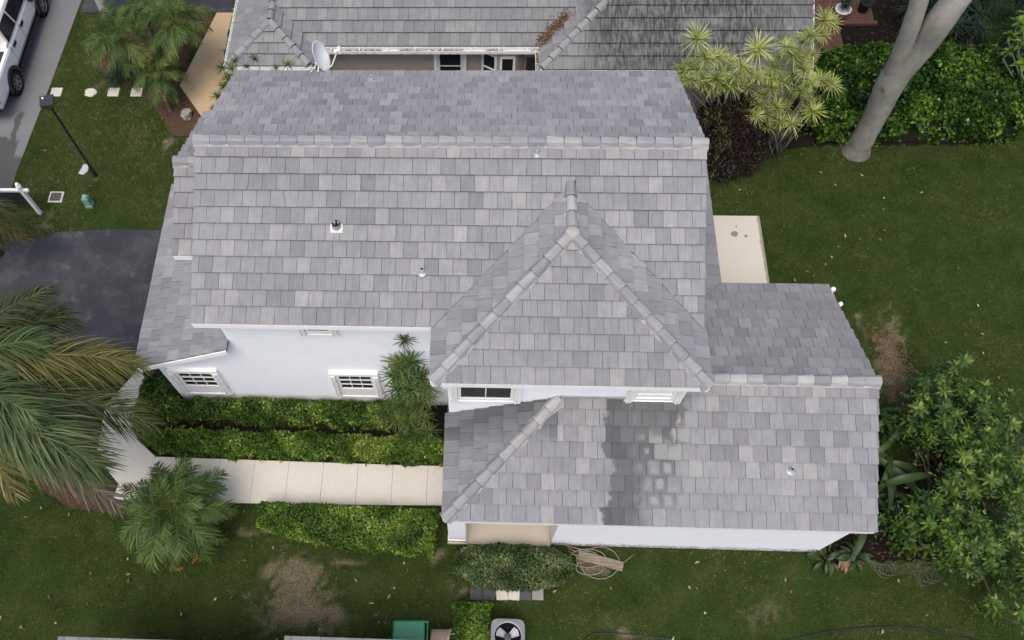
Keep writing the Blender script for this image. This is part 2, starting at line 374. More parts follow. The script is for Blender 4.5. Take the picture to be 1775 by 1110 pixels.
c = N.ramp(n1, [(.25, (.17, .163, .135)), (.5, (.27, .26, .225)), (.75, (.35, .34, .30))])
c = N.mix(.6, c, N.ramp(n2, [(.3, (.78, .78, .77)), (.7, (1.15, 1.15, 1.15))]), 'MULTIPLY')
x, y, z = N.xyz(p); ft = N.math('MULTIPLY', N.math('SUBTRACT', 1.0, N.smooth(N.math('ADD', z, N.math('MULTIPLY', N.noise(p, 3, 4), .7)), .35, .95)), .6); c = N.mix(ft, c, (.085, .075, .055))
sc = N.smooth(N.noise(p, 1.9, 3), .68, .74); c = N.mix(N.math('MULTIPLY', sc, .6), c, (.11, .07, .045))
N.bump(n2, .4, .02); M_BARK = N.done(c, .9, .15)
M_PBARK = plain('palm trunk bark', (.12, .10, .08), .95, .1, var=.45, scale=16, bump=.6)
M_PALE = plain('pale palm trunk', (.36, .35, .33), .9, .1, var=.15, scale=4)
M_DSTEM = plain('pale cane stem', (.26, .24, .20), .8, .2, var=.25, scale=12)

# ---------------------------------------------------------------- ground
def spot(x, y, c, r, sharp=1.0, seed=0):
    d = np.hypot((x - c[0]) / r[0], (y - c[1]) / r[1]) / 1.25
    return np.clip((1.30 - d - .7 * (vnoise(x, y, .45, seed) - .5) - .9 * (vnoise(x, y, .14, seed + 3) - .5)) * .75 * sharp, 0, .85)
def gp(px, py, z=0): q = ground_at(px, py, z); return (q.x, q.y)
BARE = [(gp(510, 1015), (1.0, .85)), (gp(525, 1068), (1.15, .6)), (gp(470, 985), (.4, .35)), (gp(1325, 1055), (.42, .32)), (gp(600, 975), (.5, .12)),
        (gp(1545, 615), (.42, 1.15)), (gp(1580, 690), (.5, .45)), (gp(1490, 560), (.18, .5)), (gp(165, 312), (.25, .2)), (gp(75, 395), (.35, .2)), (gp(85, 375), (.3, .25)),
        (gp(430, 925), (.45, .2)), (gp(765, 960), (.35, .25)), (gp(1100, 1100), (.35, .15)), (gp(175, 150), (.25, .18)), (gp(290, 245), (.2, .35)), (gp(155, 40), (.25, .5)),
        (gp(1030, 990), (.4, .25)), (gp(880, 1020), (1.1, .25)), (gp(1500, 975), (.9, .2)), (gp(1050, 1060), (.25, .3)), (gp(1600, 980), (1.2, .3)), (gp(640, 1000), (1.7, .45)), (gp(1290, 1015), (1.7, .4)), (gp(1060, 1075), (1.0, .3)), (gp(1300, 260), (.9, .5)), (gp(420, 1040), (.8, .6)), (gp(1300, 1060), (.7, .4))]
BARE_W = [.8, .85, .8, .6, .75, 1, 1, .9, .8, .8, .7, .9, .9, .9, .6, .8, .6, .9, .9, .6, .35, .6, .42, .38, .45, .3, .4, .6]
def bareness(x, y):
    b = np.zeros_like(x)
    for i, ((c, r), wt) in enumerate(zip(BARE, BARE_W)): b = np.maximum(b, spot(x, y, c, r, seed=i) * wt)
    return np.maximum(b, np.clip((vnoise(x, y, 1.1, 50) * .6 + vnoise(x, y, .17, 51) * .4 - .62) * 1.8, 0, .32) * np.where(x > 11, .35, 1))
gx = np.arange(-13, 27.01, .125); gy = np.arange(-13, 15.01, .125)
X, Y = np.meshgrid(gx, gy); n0, n1_ = X.shape
Z = (vnoise(X, Y, .9, 5) - .5) * .02 - .012
idx = np.arange(n0 * n1_).reshape(n0, n1_)
F = np.stack([idx[:-1, :-1], idx[:-1, 1:], idx[1:, 1:], idx[1:, :-1]], -1).reshape(-1, 4)
me = np_mesh('lawn', np.stack([X, Y, Z], -1).reshape(-1, 3), F, bareness(X, Y).ravel(), M_GROUND, True)
o = new('lawn', me); o['kind'] = 'structure'
b = MB(); b.add([(-260, -260, -.05), (280, -260, -.05), (280, 270, -.05), (-260, 270, -.05)], [(0, 1, 2, 3)], 0)
o = b.build('ground', M_GROUND); o['kind'] = 'structure'

def sheet(name, pts, z, th, mat, kind='structure', parent=None, label=None, bevel=.012, loc=False):
    b = MB(); b.prism([(p[0], p[1], z - th) for p in pts], (0, 0, th))
    o = b.build(name, mat, parent, bevel=bevel)
    if kind: o['kind'] = kind
    return o
sheet('street', [(-8.43, 2.1), (-8.46, 4.4), (-8.22, 8.2), (-8.04, 11.9), (-7.8, 17), (-7.8, 40), (-30, 40), (-30, -30), (-8.3, -30), (-8.3, -1.6)], .012, .2, M_STREET, bevel=0)
sheet('driveway', [(-8.46, 2.02), (-7.6, 1.88), (-6.5, 2.2), (-5, 2.3), (-3.4, 2.29), (-1.86, 2.28), (-1.86, -2.32), (-3.2, -2.32), (-4.4, -1.95), (-6.2, -1.5), (-7.4, -1.7), (-8.46, -2.6)], .02, .2, M_ASPH, bevel=0)
sheet('neighbour_driveway', [(-7.96, 11.25), (-6.6, 11.22), (-2.5, 11.25), (-1.4, 11.25), (-1.4, 18), (-7.6, 18)], .02, .2, M_ASPH, bevel=0)

# concrete walks: every slab between two joints is a piece
def slabs(root, quads, z, th, mat):
    for q in quads:
        c = Vector((sum(p[0] for p in q) / len(q), sum(p[1] for p in q) / len(q)))
        pts = [(c.x + (p[0] - c.x) * (1 - .0035 / max(.2, (Vector(p[:2]) - c).length)), c.y + (p[1] - c.y) * (1 - .0035 / max(.2, (Vector(p[:2]) - c).length))) for p in q]
        b = MB(); b.prism([(x_, y_, z - th) for x_, y_ in pts], (0, 0, th)); b.build('slab', mat, root, bevel=.006)
walk = thing('walkway', 'cream painted concrete walk of slabs leading past the hedges to the porch', 'walkway', (-1, -5.4, 0)); walk['kind'] = 'structure'
top = [(-2.35, -4.78), (-1.5, -4.79), (-.62, -4.80), (.28, -4.81), (1.18, -4.82), (2.08, -4.83), (2.98, -4.84), (3.88, -4.85), (4.78, -4.85), (5.75, -4.86)]
bot = [(-2.75, -5.98), (-1.5, -5.97), (-.62, -5.96), (.28, -5.96), (1.18, -5.95), (2.08, -5.94), (2.98, -5.93), (3.88, -5.92), (4.78, -5.90), (5.75, -5.88)]
quads = [[bot[i], bot[i + 1], top[i + 1], top[i]] for i in range(9)]
quads += [[(-3.94, -4.80), (-2.75, -5.98), (-2.35, -4.78), (-2.95, -4.30)], [(-4.0, -3.4), (-3.94, -4.80), (-2.95, -4.30), (-2.95, -3.4)], [(-3.35, -2.36), (-4.0, -3.4), (-2.95, -3.4), (-1.95, -2.36)], [(-3.2, -5.55), (-3.26, -5.92), (-2.75, -5.98)]]
slabs(walk, quads, .05, .16, M_WALK)
nwalk = thing('neighbour_walkway', 'tan painted concrete walk between the palm bed and the neighbouring house', 'walkway', (-3, 9, 0)); nwalk['kind'] = 'structure'
slabs(nwalk, [[(-3.88, 7.92), (-2.75, 6.35), (-1.9, 6.35), (-1.95, 7.2), (-2.3, 8.25)], [(-3.88, 7.92), (-2.3, 8.25), (-2.35, 9.5), (-3.52, 9.5)], [(-3.52, 9.5), (-2.35, 9.5), (-2.42, 11.2), (-3.14, 11.2)]], .05, .16, M_WALK2)
patio = thing('patio_slab', 'bare cream concrete slab with two grey chips beside the right side of the house', 'slab', (13.4, 1.8, 0)); patio['kind'] = 'structure'
N = Nodes('patio concrete'); p = N.pos(); n2 = N.noise(p, 14, 4); n1 = N.noise(p, .9, 5, .6)
c = N.mix(n1, (.46, .425, .36), (.53, .49, .42)); x, y, z = N.xyz(p)
for (cx_, cy_, r_) in ((gp(1272, 408)[0], gp(1272, 408)[1], .11), (gp(1291, 412)[0], gp(1291, 412)[1], .055), (gp(1275, 395)[0], gp(1275, 395)[1], .03)):
    dx = N.math('SUBTRACT', x, cx_); dy = N.math('SUBTRACT', y, cy_)
    dd = N.math('SQRT', N.math('ADD', N.math('MULTIPLY', dx, dx), N.math('MULTIPLY', dy, dy)))
    dd = N.math('ADD', dd, N.math('MULTIPLY', N.math('SUBTRACT', N.noise(p, 12, 3), .5), .14))
    c = N.mix(N.math('SUBTRACT', 1.0, N.smooth(dd, r_ * .8, r_)), c, (.19, .19, .18))
edge = N.math('MULTIPLY', N.smooth(N.math('ADD', x, N.math('MULTIPLY', N.noise(p, 7, 5, .7), .22)), 14.14, 14.2), .7)
c = N.mix(edge, c, (.12, .11, .07)); N.bump(n2, .15, .01); M_PATIO = N.done(c, .85, .2)
b = MB(); b.prism([(12.1, .3, -.1), (14.15, .3, -.1), (14.15, 2.98, -.1), (12.1, 2.98, -.1)], (0, 0, .17)); b.build('slab', M_PATIO, patio, bevel=.02)

def blob(name, pts, mat, z=.004, kind='structure'):
    """irregular flat bed: outline roughened, fan of triangles"""
    out = []
    for i in range(len(pts)):
        a = Vector((*pts[i], 0)); c2 = Vector((*pts[(i + 1) % len(pts)], 0)); k = max(2, int((c2 - a).length / .12))
        for j in range(k):
            q = a.lerp(c2, j / k); out.append((q.x + random.uniform(-.05, .05), q.y + random.uniform(-.05, .05), z))
    b = MB(); b.add(out, [tuple(range(len(out)))]); o = b.build(name, mat); o['kind'] = kind; return o
blob('mulch_bed', [gp(262, 175), gp(300, 235), gp(330, 235), gp(375, 212), gp(312, 152), gp(330, 95), gp(375, 30), gp(330, 25), gp(250, 40), gp(180, 70), gp(170, 120), gp(210, 140)], M_MULCH)
blob('planting_bed', [(-2.95, -4.3), (-2.3, -4.76), (5.3, -4.82), (5.35, -3.16), (-1.86, -3.16), (-1.86, -2.4), (-2.9, -3.3)], M_SOIL, .006)
blob('side_bed', [(14.3, -1.6), (15.3, -2.2), (16.0, -3.6), (17.2, -5.4), (17.6, -6.9), (14.4, -7.05), (14.3, -6)], M_SOIL, .004)
blob('palm_bed', [gp(90, 660), gp(180, 690), gp(165, 800), gp(200, 890), gp(120, 880), gp(60, 840), gp(30, 740)], M_MULCH, .005)
blob('shrub_bed', [(12.3, 3.6), (13.0, 4.5), (14.3, 5.4), (16.2, 5.6), (21.8, 5.7), (22.5, 12.5), (16.4, 12.5), (15.4, 6.3), (11.8, 6.4)], M_SOIL, .003)

# ---------------------------------------------------------------- houses
TW, TE = .295, .3465                     # tile width and exposure
SLOPE = .4361; PITCH = math.atan(SLOPE)

def attach(me, dirt):
    at = me.attributes.new('dirt', 'FLOAT', 'POINT'); at.data.foreach_set('value', np.asarray(dirt, dtype=np.float32))

def clip_poly(poly, planes):
    for a, b_, c_ in planes:
        out = []
        for i in range(len(poly)):
            p0, p1 = poly[i], poly[(i + 1) % len(poly)]
            d0 = a * p0[0] + b_ * p0[1] - c_; d1 = a * p1[0] + b_ * p1[1] - c_
            if d0 <= 0: out.append(p0)
            if d0 * d1 < 0:
                t = d0 / (d0 - d1); out.append((p0[0] + (p1[0] - p0[0]) * t, p0[1] + (p1[1] - p0[1]) * t))
        poly = out
        if len(poly) < 3: return []
    return poly

def poly_area(p): return abs(sum(p[i][0] * p[(i + 1) % len(p)][1] - p[(i + 1) % len(p)][0] * p[i][1] for i in range(len(p)))) / 2

class Tiler:
    """lays single tiles on roof slopes; the tiles that show largest become objects of their own, the rest one mesh"""
    def __init__(s): s.tiles = []
    def slope(s, O, U, D, ulen, rows, planes=None, dirt=0, e=TE, wob=.004, tw=TW, phase=0.0):
        O = Vector(O); U = Vector(U).normalized(); D = Vector(D).normalized(); Nn = U.cross(D)
        if Nn.z < 0: Nn = -Nn
        for k in range(rows):
            v0 = k * e - .012; v1 = (k + 1) * e + (.03 if k == rows - 1 else 0) + random.uniform(-.002, .002)
            st = phase + (tw / 2 if k % 2 else 0) + random.uniform(-.03, .03)
            i = -2
            while True:
                u0 = i * tw + st; u1 = u0 + tw; i += 1
                if u0 > ulen: break
                if u1 < 0: continue
                g = .0035
                full = [(u0 + g, v0), (u1 - g, v0), (u1 - g, v1), (u0 + g, v1)]
                pl = [(-1, 0, 0), (1, 0, ulen)] + (planes((u0 + u1) / 2, (v0 + v1) / 2) if planes else [])
                poly = clip_poly(full, pl)
                if len(poly) < 3 or poly_area(poly) < .0012: continue
                isfull = abs(poly_area(poly) - poly_area(full)) < 1e-6
                h0 = .012; h1 = .064 + random.uniform(0, wob * 2)
                rot = random.uniform(-.006, .006)
                s.tiles.append((O, U, D, Nn, poly, u0, v0, v1, h0, h1, isfull, dirt * random.uniform(.7, 1.0) if dirt else 0, rot))
    def emit(s, root, mat, name, n_single=300):
        T = [MB(), MB()]
        scored = []
        for t in s.tiles:
            O, U, D, Nn, poly = t[:5]
            c = O + U * (sum(p[0] for p in poly) / len(poly)) + D * (sum(p[1] for p in poly) / len(poly))
            px, py, dep = project(c)
            vis = -10 < px < 1785 and -10 < py < 1120
            facing = max(0, (CAM - c).normalized().dot(Nn))
            scored.append((poly_area(poly) * facing / dep ** 2 if vis else 0, t))
        scored.sort(key=lambda q: -q[0])
        cache = {}
        b = MB(); dirt = []
        for rank, (sc_, t) in enumerate(scored):
            O, U, D, Nn, poly, u0, v0, v1, h0, h1, isfull, dr, rot = t
            L = v1 - v0; n = len(poly)
            hh = lambda v: h0 + (h1 - h0) * (v - v0) / L
            loc2 = [(p[0] - u0, -(p[1] - v0)) for p in poly]
            topv = [Vector((p[0] - u0, -(p[1] - v0), hh(p[1]))) for p in poly]
            botv = [Vector((p[0] - u0, -(p[1] - v0), max(-.004, hh(p[1]) - .03))) for p in poly]
            M = Matrix((U, -D, Nn)).transposed().to_4x4(); M.translation = O + U * u0 + D * v0
            if Matrix((U, -D, Nn)).determinant() < 0: flip = True
            else: flip = False
            R = Matrix.Rotation(rot, 4, 'Z')
            # polygon orientation: make the top face look along +N
            ar = sum(loc2[i][0] * loc2[(i + 1) % n][1] - loc2[(i + 1) % n][0] * loc2[i][1] for i in range(n))
            ccw = (ar > 0)
            fs = [tuple(range(n)), tuple(range(2 * n - 1, n - 1, -1))] + [(i, n + i, n + (i + 1) % n, (i + 1) % n) for i in range(n)]
            if ccw == flip: fs = [tuple(reversed(f)) for f in fs]
            lv = [(p[0], p[1], 0) for p in loc2] * 2
            if rank < n_single and sc_ > 0:
                if isfull and not dr:
                    key = (round(L, 3), flip, round(h1, 3))
                    if key not in cache:
                        q = MB(); q.add(topv + botv, fs, 0.0, lv); me = q.mesh('roof_tile', loc=True); attach(me, [0] * 2 * n); me.materials.append(mat); cache[key] = me
                    me = cache[key]
                else:
                    q = MB(); q.add(topv + botv, fs, 0.0, lv); me = q.mesh('roof_tile', loc=True); attach(me, [dr] * 2 * n); me.materials.append(mat)
                new(name, me, root, M @ R)
            else:
                b.add([M @ R @ q for q in topv + botv], fs, random.random(), lv); dirt += [dr] * 2 * n
        if b.n:
            me = b.mesh(name, loc=True); attach(me, dirt); me.materials.append(mat)
            o = new(name + '_field', me, root); o['kind'] = 'stuff'

def ridge(root, a, b_, up, mat, width=.25, step=.36, mortar=M_MORTAR, lift=.075, mortar_side=None, name='ridge_tile', start_cap=True):
    """half-hexagonal cap tiles laid from a down to b, each lapping the one below it"""
    a = Vector(a); b_ = Vector(b_); d = (b_ - a); L = d.length; d.normalize(); up = Vector(up); up = (up - d * up.dot(d)).normalized(); s = d.cross(up)
    n = max(1, round(L / step)); stp = L / n
    prof = [(-.5, -.26), (-.36, .05), (-.17, .20), (.17, .20), (.36, .05), (.5, -.26)]
    q = MB(); N_ = len(prof); vs = []; lc = []
    for (t, wd, dz) in ((.004, width * .90, -.004), (stp - .013, width * 1.06, .022)):
        for inner in (0, 1):
            for (x_, z_) in prof:
                k = .86 if inner else 1
                vs.append(Vector((t, x_ * wd * k, z_ * width * 1.0 + dz - inner * .022))); lc.append((x_ * wd, t, 0))
    fs = []
    for i in range(N_ - 1):
        fs.append((i, i + 1, 2 * N_ + i + 1, 2 * N_ + i)); fs.append((N_ + i + 1, N_ + i, 3 * N_ + i, 3 * N_ + i + 1))
        fs.append((2 * N_ + i, 2 * N_ + i + 1, 3 * N_ + i + 1, 3 * N_ + i)); fs.append((i + 1, i, N_ + i, N_ + i + 1))
    fs += [(0, 2 * N_, 3 * N_, N_), (N_ - 1, 2 * N_ - 1, 4 * N_ - 1, 3 * N_ - 1)]
    q.add(vs, fs, 0, lc); me = q.mesh(name, loc=True); attach(me, [0] * len(vs)); me.materials.append(mat)
    for i in range(n):
        M = Matrix((d, s, up)).transposed().to_4x4(); M.translation = a + d * (i * stp) + up * (lift + random.uniform(-.004, .004))
        new(name, me, root, M @ Matrix.Rotation(random.uniform(-.02, .02), 4, 'Z') @ Matrix.Rotation(random.uniform(-.02, .02), 4, 'X'))
    if mortar:
        m = MB(); K = max(4, int(L / .09)); vs = []; 
        for i in range(K + 1):
            t = L * i / K; w_ = width * .545 + random.uniform(0, .016)
            for (x_, z_) in ((-w_, -.10), (-w_ * .97, -.03 + random.uniform(-.01, .01)), (-.03, .07), (.03, .07), (w_ * .97, -.03 + random.uniform(-.01, .01)), (w_, -.10)):
                vs.append(a + d * t + s * x_ + up * (z_ + lift - .055))
        fs = [(i * 6 + k, i * 6 + k + 1, i * 6 + 7 + k, i * 6 + 6 + k) for i in range(K) for k in range(5)] + [(0, 1, 2, 3, 4, 5), tuple(K * 6 + k for k in (5, 4, 3, 2, 1, 0))]
        m.add(vs, fs); m.build('mortar_bed', mortar, root)

def window(root, x0, x1, z0, z1, y, cols=3, rows=3, trim=.13, kind='muntin', sash=True, shutters=True, blind=False, apron=0.0):
    """window on a wall that faces -Y at depth y; built proud of the wall with a recessed pane"""
    b = MB(); d = .10
    b.box((x0, y - d, z1 - trim), (x1, y + .01, z1)); b.box((x0 - .02, y - .07, z0 - .04), (x1 + .02, y + .01, z0 + .05))
    for s_ in (0, 1):
        xa = x0 if s_ == 0 else x1 - trim
        b.box((xa, y - d - .012, z0 + .05), (xa + trim, y + .01, z1 - trim - .002))
        if shutters:   # folded shutter stack: two thin ribs on the jamb
            b.box((xa + .025, y - d - .045, z0 + .08), (xa + .05, y - d - .014, z1 - trim - .03)); b.box((xa + .075, y - d - .03, z0 + .08), (xa + .1, y - d - .014, z1 - trim - .03))
    fr = b.build('window', M_TRIM, root, bevel=.006)
    s = MB(); i0, i1, k0, k1 = x0 + trim + .003, x1 - trim - .003, z0 + .053, z1 - trim - .004; sw = .075
    s.box((i0, y - .055, k0), (i0 + sw, y - .004, k1)); s.box((i1 - sw, y - .055, k0), (i1, y - .004, k1))
    s.box((i0 + sw, y - .053, k0), (i1 - sw, y - .004, k0 + sw * 1.6 + apron)); s.box((i0 + sw, y - .053, k1 - sw), (i1 - sw, y - .004, k1))
    s.build('sash', M_WHITEP, fr, bevel=.004)
    gx0, gx1, gz0, gz1 = i0 + sw, i1 - sw, k0 + sw * 1.6 + apron, k1 - sw
    cw, ch = (gx1 - gx0) / cols, (gz1 - gz0) / rows
    for i in range(cols):
        for j in range(rows):
            g = MB(); g.box((gx0 + i * cw + .001, y - .03, gz0 + j * ch + .001), (gx0 + (i + 1) * cw - .001, y - .022, gz0 + (j + 1) * ch - .001))
            g.build('pane', M_TRIM if blind and j < rows - 1 else M_GLASS, fr)
    m = MB()
    for i in range(1, cols): m.box((gx0 + i * cw - .011, y - .046, gz0), (gx0 + i * cw + .011, y - .032, gz1))
    for j in range(1, rows):
        hw = .022 if (rows == 3 and j == 2) else .011
        m.box((gx0, y - .05, gz0 + j * ch - hw), (gx1, y - .033, gz0 + j * ch + hw))
    if cols * rows > 1: m.build('muntin', M_WHITEP, fr)
    return fr

house = thing('main_house', 'white stucco house under grey flat roof tiles with a hipped front bay, in the centre', 'house', (5, -2, 0))
ZR, A_, AR, L_ = 6.70, 3.50, 3.28, 10.58
ZE = ZR - SLOPE * A_; ZB = ZR - SLOPE * AR
CL, CRX, CF, CZE = 5.08, 10.585, -4.74, 5.148
CM = (CL + CRX) / 2; CWD = (CRX - CL) / 2; CAP = CZE + SLOPE * CWD; CAY = CF + CWD
CBY = (CAP - ZR) / SLOPE                      # where the bay's ridge meets the main slope
DY, DZ, DF, DL, DR, DB = -4.1255, 4.177, -6.967, 5.342, 14.378, -1.051
DFZ = DZ - SLOPE * (DY - DF) * -1 if False else DZ - SLOPE * (DY - DF); DBZ = DZ - SLOPE * (DB - DY)
CWALL = -4.54; WY = -3.15; DWY = -6.8
BL, BZ, BF, BT = -2.166, 2.614, -3.422, .315
cs, sn = math.cos(PITCH), math.sin(PITCH)
FD = Vector((0, -cs, -sn)); BD = Vector((0, cs, -sn)); LD = Vector((-cs, 0, -sn)); RD = Vector((cs, 0, -sn))

# walls
b = MB()
b.prism([(.315, WY, 0), (.315, WY, ZR - SLOPE * -WY - .06), (.315, 0, ZR - .06), (.315, 2.95, ZR - SLOPE * 2.95 - .06), (.315, 2.95, 0)], (9.95, 0, 0)); b.build('main_wall', M_STUCCO, house)
b = MB(); b.prism([(-1.86, WY, 0), (-1.86, WY, BZ + SLOPE * (-1.86 - BL) - .06), (.312, WY, BZ + SLOPE * (.312 - BL) - .06), (.312, WY, 0)], (0, 4.85, 0)); b.build('garage_wall', M_STUCCO, house)
b = MB(); b.box((5.38, CWALL, 0), (10.24, WY - .002, CZE - .02)); b.build('bay_wall', M_STUCCO, house)
b = MB(); b.prism([(7.87, DWY, 0), (7.87, DWY, DFZ + SLOPE * (DWY - DF) - .06), (7.87, DY, DZ - .06), (7.87, -1.4, DZ - SLOPE * (-1.4 - DY) - .06), (7.87, -1.4, 0)], (6.4, 0, 0)); b.build('wing_wall', M_STUCCO, house)
b = MB(); b.box((5.382, DWY, 0), (5.79, DWY + .42, DFZ + .02)); b.box((5.362, DWY - .02, 0), (5.81, DWY + .44, .28)); b.build('porch_pier', M_STUCCO, house)
b = MB(); b.box((5.35, DWY - .05, -.05), (7.868, CWALL - .002, .085)); b.build('porch_floor', plain('porch paint', (.47, .42, .34), .8, .2, var=.06), house)
b = MB(); b.prism([(-.34, -1.62, 2.9), (-.34, -1.62, 4.95), (-.34, 0, 5.72), (-.34, 1.75, 4.95), (-.34, 1.75, 2.9)], (.652, 0, 0)); b.build('bump_out_wall', M_STUCCO, house)
b = MB(); b.box((10.3, -1.2, 0), (11.45, 2.6, 2.82)); b.build('side_wall', M_STUCCO, house)

b = MB()
for k in range(4):
    for j in range(5): b.box((-1.905, -2.2 + j * .84, .04 + k * .53), (-1.862, -2.2 + j * .84 + .82, .04 + k * .53 + .51))
b.build('garage_door', M_FASCIA, house, bevel=.01)
# roof decks
def deck(parent, polys, th=.09, mat=M_DECK):
    b = MB()
    for p_ in polys: b.prism([Vector(q) + Vector((0, 0, -.012)) for q in p_], (0, 0, -th))
    return b.build('roof_deck', mat, parent)
deck(house, [[(0, 0, ZR), (0, -A_, ZE), (L_, -A_, ZE), (L_, 0, ZR)], [(0, 0, ZR), (L_, 0, ZR), (L_, AR, ZB), (0, AR, ZB)],
             [(CL, CF, CZE), (CRX, CF, CZE), (CM, CAY, CAP)], [(CL, CF, CZE), (CM, CAY, CAP), (CM, CBY, CAP), (CL, -A_, CZE)], [(CRX, CF, CZE), (CRX, -A_, CZE), (CM, CBY, CAP), (CM, CAY, CAP)]])
HL = CWALL - DF
deck(house, [[(DL, DF, DFZ), (DR, DF, DFZ), (DR, DY, DZ), (DL - (DF - DY), DY, DZ)], [(DL, DF, DFZ), (DL - (DF - DY), DY, DZ), (DL, DY, DFZ)], [(10.27, DY, DZ), (DR, DY, DZ), (DR, DB, DBZ), (10.27, DB, DBZ)]])
EX, EZ = 11.8, 2.80
deck(house, [[(BL, BF, BZ), (BT, BF, BZ + SLOPE * (BT - BL)), (BT, 1.95, BZ + SLOPE * (BT - BL)), (BL, 1.95, BZ)], [(10.27, DB, EZ + SLOPE * (EX - 10.27)), (EX, DB, EZ), (EX, 2.9, EZ), (10.27, 2.9, EZ + SLOPE * (EX - 10.27))]])
BXL, BRZ, BFY, BBY = -.665, 6.02, -1.86, 2.18
BPS = (BRZ - 5.03) / 1.86 * .9
BEZ = BRZ - SLOPE * -BFY; BBZ = BRZ - SLOPE * BBY
deck(house, [[(BXL, 0, BRZ), (BXL, BFY, BEZ), (-.005, BFY, BEZ), (-.005, 0, BRZ)], [(BXL, 0, BRZ), (-.005, 0, BRZ), (-.005, BBY, BBZ), (BXL, BBY, BBZ)]])

# tiles
T = Tiler()
sA = A_ / cs
def plA(u, v):
    # main front slope, cut along the two valleys of the bay
    k = (-A_ - CBY) / (CL - CM)                      # dy/dx of the valleys in plan
    if u < CM: # keep left of line from (CM,CBY) to (CL,-A)
        # y = -v*cs ; line: y = CBY + (x-CM)*k  -> keep y >= ...
        return [(k, cs, k * CM - CBY + .0)] if u < CM + 5 and True else []
    return [(-k, cs, -k * CM - CBY)]
T.slope((0, 0, ZR), (1, 0, 0), FD, L_, 11, plA)
T.slope((0, 0, ZR), (1, 0, 0), BD, L_, 11, None, e=AR / cs / 11)
sC = CWD / cs
# bay front (triangle)
T.slope((CL, CAY, CAP), (1, 0, 0), FD, 2 * CWD, 9, lambda u, v: [(-1, -cs, -CWD), (1, -cs, CWD)], e=sC / 9)
# bay left and right cheeks: u runs along +Y from the eave corner
yl = CBY - CF
kk = (CBY + A_) / (CM - CL)
T.slope((CM, CF, CAP), (0, 1, 0), LD, yl, 9, lambda u, v: [(-1, -cs, -CWD), (1, cs, CBY - CF + .0 if False else (CBY - CF))] if False else [(-1, -cs, -CWD), (1, kk * cs, CBY - CF)], e=sC / 9)
T.slope((CM, CF, CAP), (0, 1, 0), RD, yl, 9, lambda u, v: [(-1, -cs, -CWD), (1, kk * cs, CBY - CF)], e=sC / 9)
# lower wing front, cut by the hip and by the bay wall
sD = (DY - DF) / cs
def plD(u, v):
    pl = [(-1, -cs, -(DY - DF))]                      # hip: x - DL >= y - DF
    if DL + u < 10.24: pl.append((0, -cs, CWALL - DY - .012))
    return pl
T.slope((DL, DY, DZ), (1, 0, 0), FD, DR - DL, 9, plD, e=sD / 9)
# lower wing left hip slope, top edge against the bay wall
T.slope((DL + (DY - DF), DF, DZ), (0, 1, 0), LD, HL, 9, lambda u, v: [(1, cs, (DY - DF))] if False else [(1, cs, 99), (1, 0, HL - .012), (1, cs, 99), (1, 0, 99), (1, cs, 99)] + [(1, cs, 99)] + [(1, 0, HL - .012)] + [( 1, cs, 99)] + [(1., cs, 99)], e=sD / 9) if False else None
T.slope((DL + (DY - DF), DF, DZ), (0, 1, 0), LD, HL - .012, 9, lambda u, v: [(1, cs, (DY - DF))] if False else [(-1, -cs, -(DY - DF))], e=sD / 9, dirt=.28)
# lower wing rear slope and the lean-to on the right side, meeting in a valley
sDB = (DB - DY) / cs
T.slope((10.27, DY, DZ), (1, 0, 0), BD, DR - 10.27, 10, lambda u, v: [(-1, cs, (DB - DY) - (EX - 10.27) + .0)] if u < EX - 10.27 else [], e=sDB / 10, dirt=.3)  # darker tile tint: dirt, plus the taller wall's shade put into the colour
sE = (EX - 10.27) / cs
T.slope((10.27, DB - 1.8, EZ + SLOPE * (EX - 10.27)), (0, 1, 0), RD, 2.9 - DB + 1.8, 5, lambda u, v: [(-1, cs, -1.8 + (EX - 10.27))], e=sE / 5, dirt=.35)  # lean-to tiles tinted likewise, dirt and shade beside the main wall in one colour
# garage slope on the left
sB = (BT - BL) / cs
T.slope((BT, BF, BZ + SLOPE * (BT - BL)), (0, 1, 0), LD, 1.95 - BF, 8, None, e=sB / 8)
T.slope((BXL, 0, BRZ), (1, 0, 0), FD, -BXL - .004, 6, None, e=(-BFY) / cs / 6)
T.slope((BXL, 0, BRZ), (1, 0, 0), BD, -BXL - .004, 7, None, e=BBY / cs / 7)
T.emit(house, M_TILE, 'roof_tile', 300)

ridge(house, (L_ + .03, 0, ZR), (-.03, 0, ZR), (0, 0, 1), M_RIDGE, .25, .37, lift=.07)
ridge(house, (CM, CBY + .05, CAP), (CM, CAY + .1, CAP), (0, 0, 1), M_RIDGE, .25, .36, lift=.06)
ridge(house, (CM, CAY, CAP), (CL, CF, CZE), (0, 0, 1), M_RIDGE, .27, .37, lift=.065)
ridge(house, (CM, CAY, CAP), (CRX, CF, CZE), (0, 0, 1), M_RIDGE, .27, .37, lift=.065)
ridge(house, (DL + HL - .02, CWALL - .02, DFZ + SLOPE * HL), (DL, DF, DFZ), (0, 0, 1), M_RIDGE, .27, .37, lift=.065)
ridge(house, (10.6, DY, DZ), (DR + .03, DY, DZ), (0, 0, 1), M_RIDGE, .26, .36, lift=.07)
ridge(house, (-.02, 0, BRZ), (BXL - .03, 0, BRZ), (0, 0, 1), M_RIDGE, .25, .35, lift=.06)
# mortar knot where ridge and hips meet, and rounded ridge ends
q = MB(); q.lathe([(.001, .09), (.10, .085), (.15, .03), (.17, -.06)], (CM, CAY - .02, CAP + .065), 12); q.build('hip_junction', M_MORTAR, house, smooth=True)

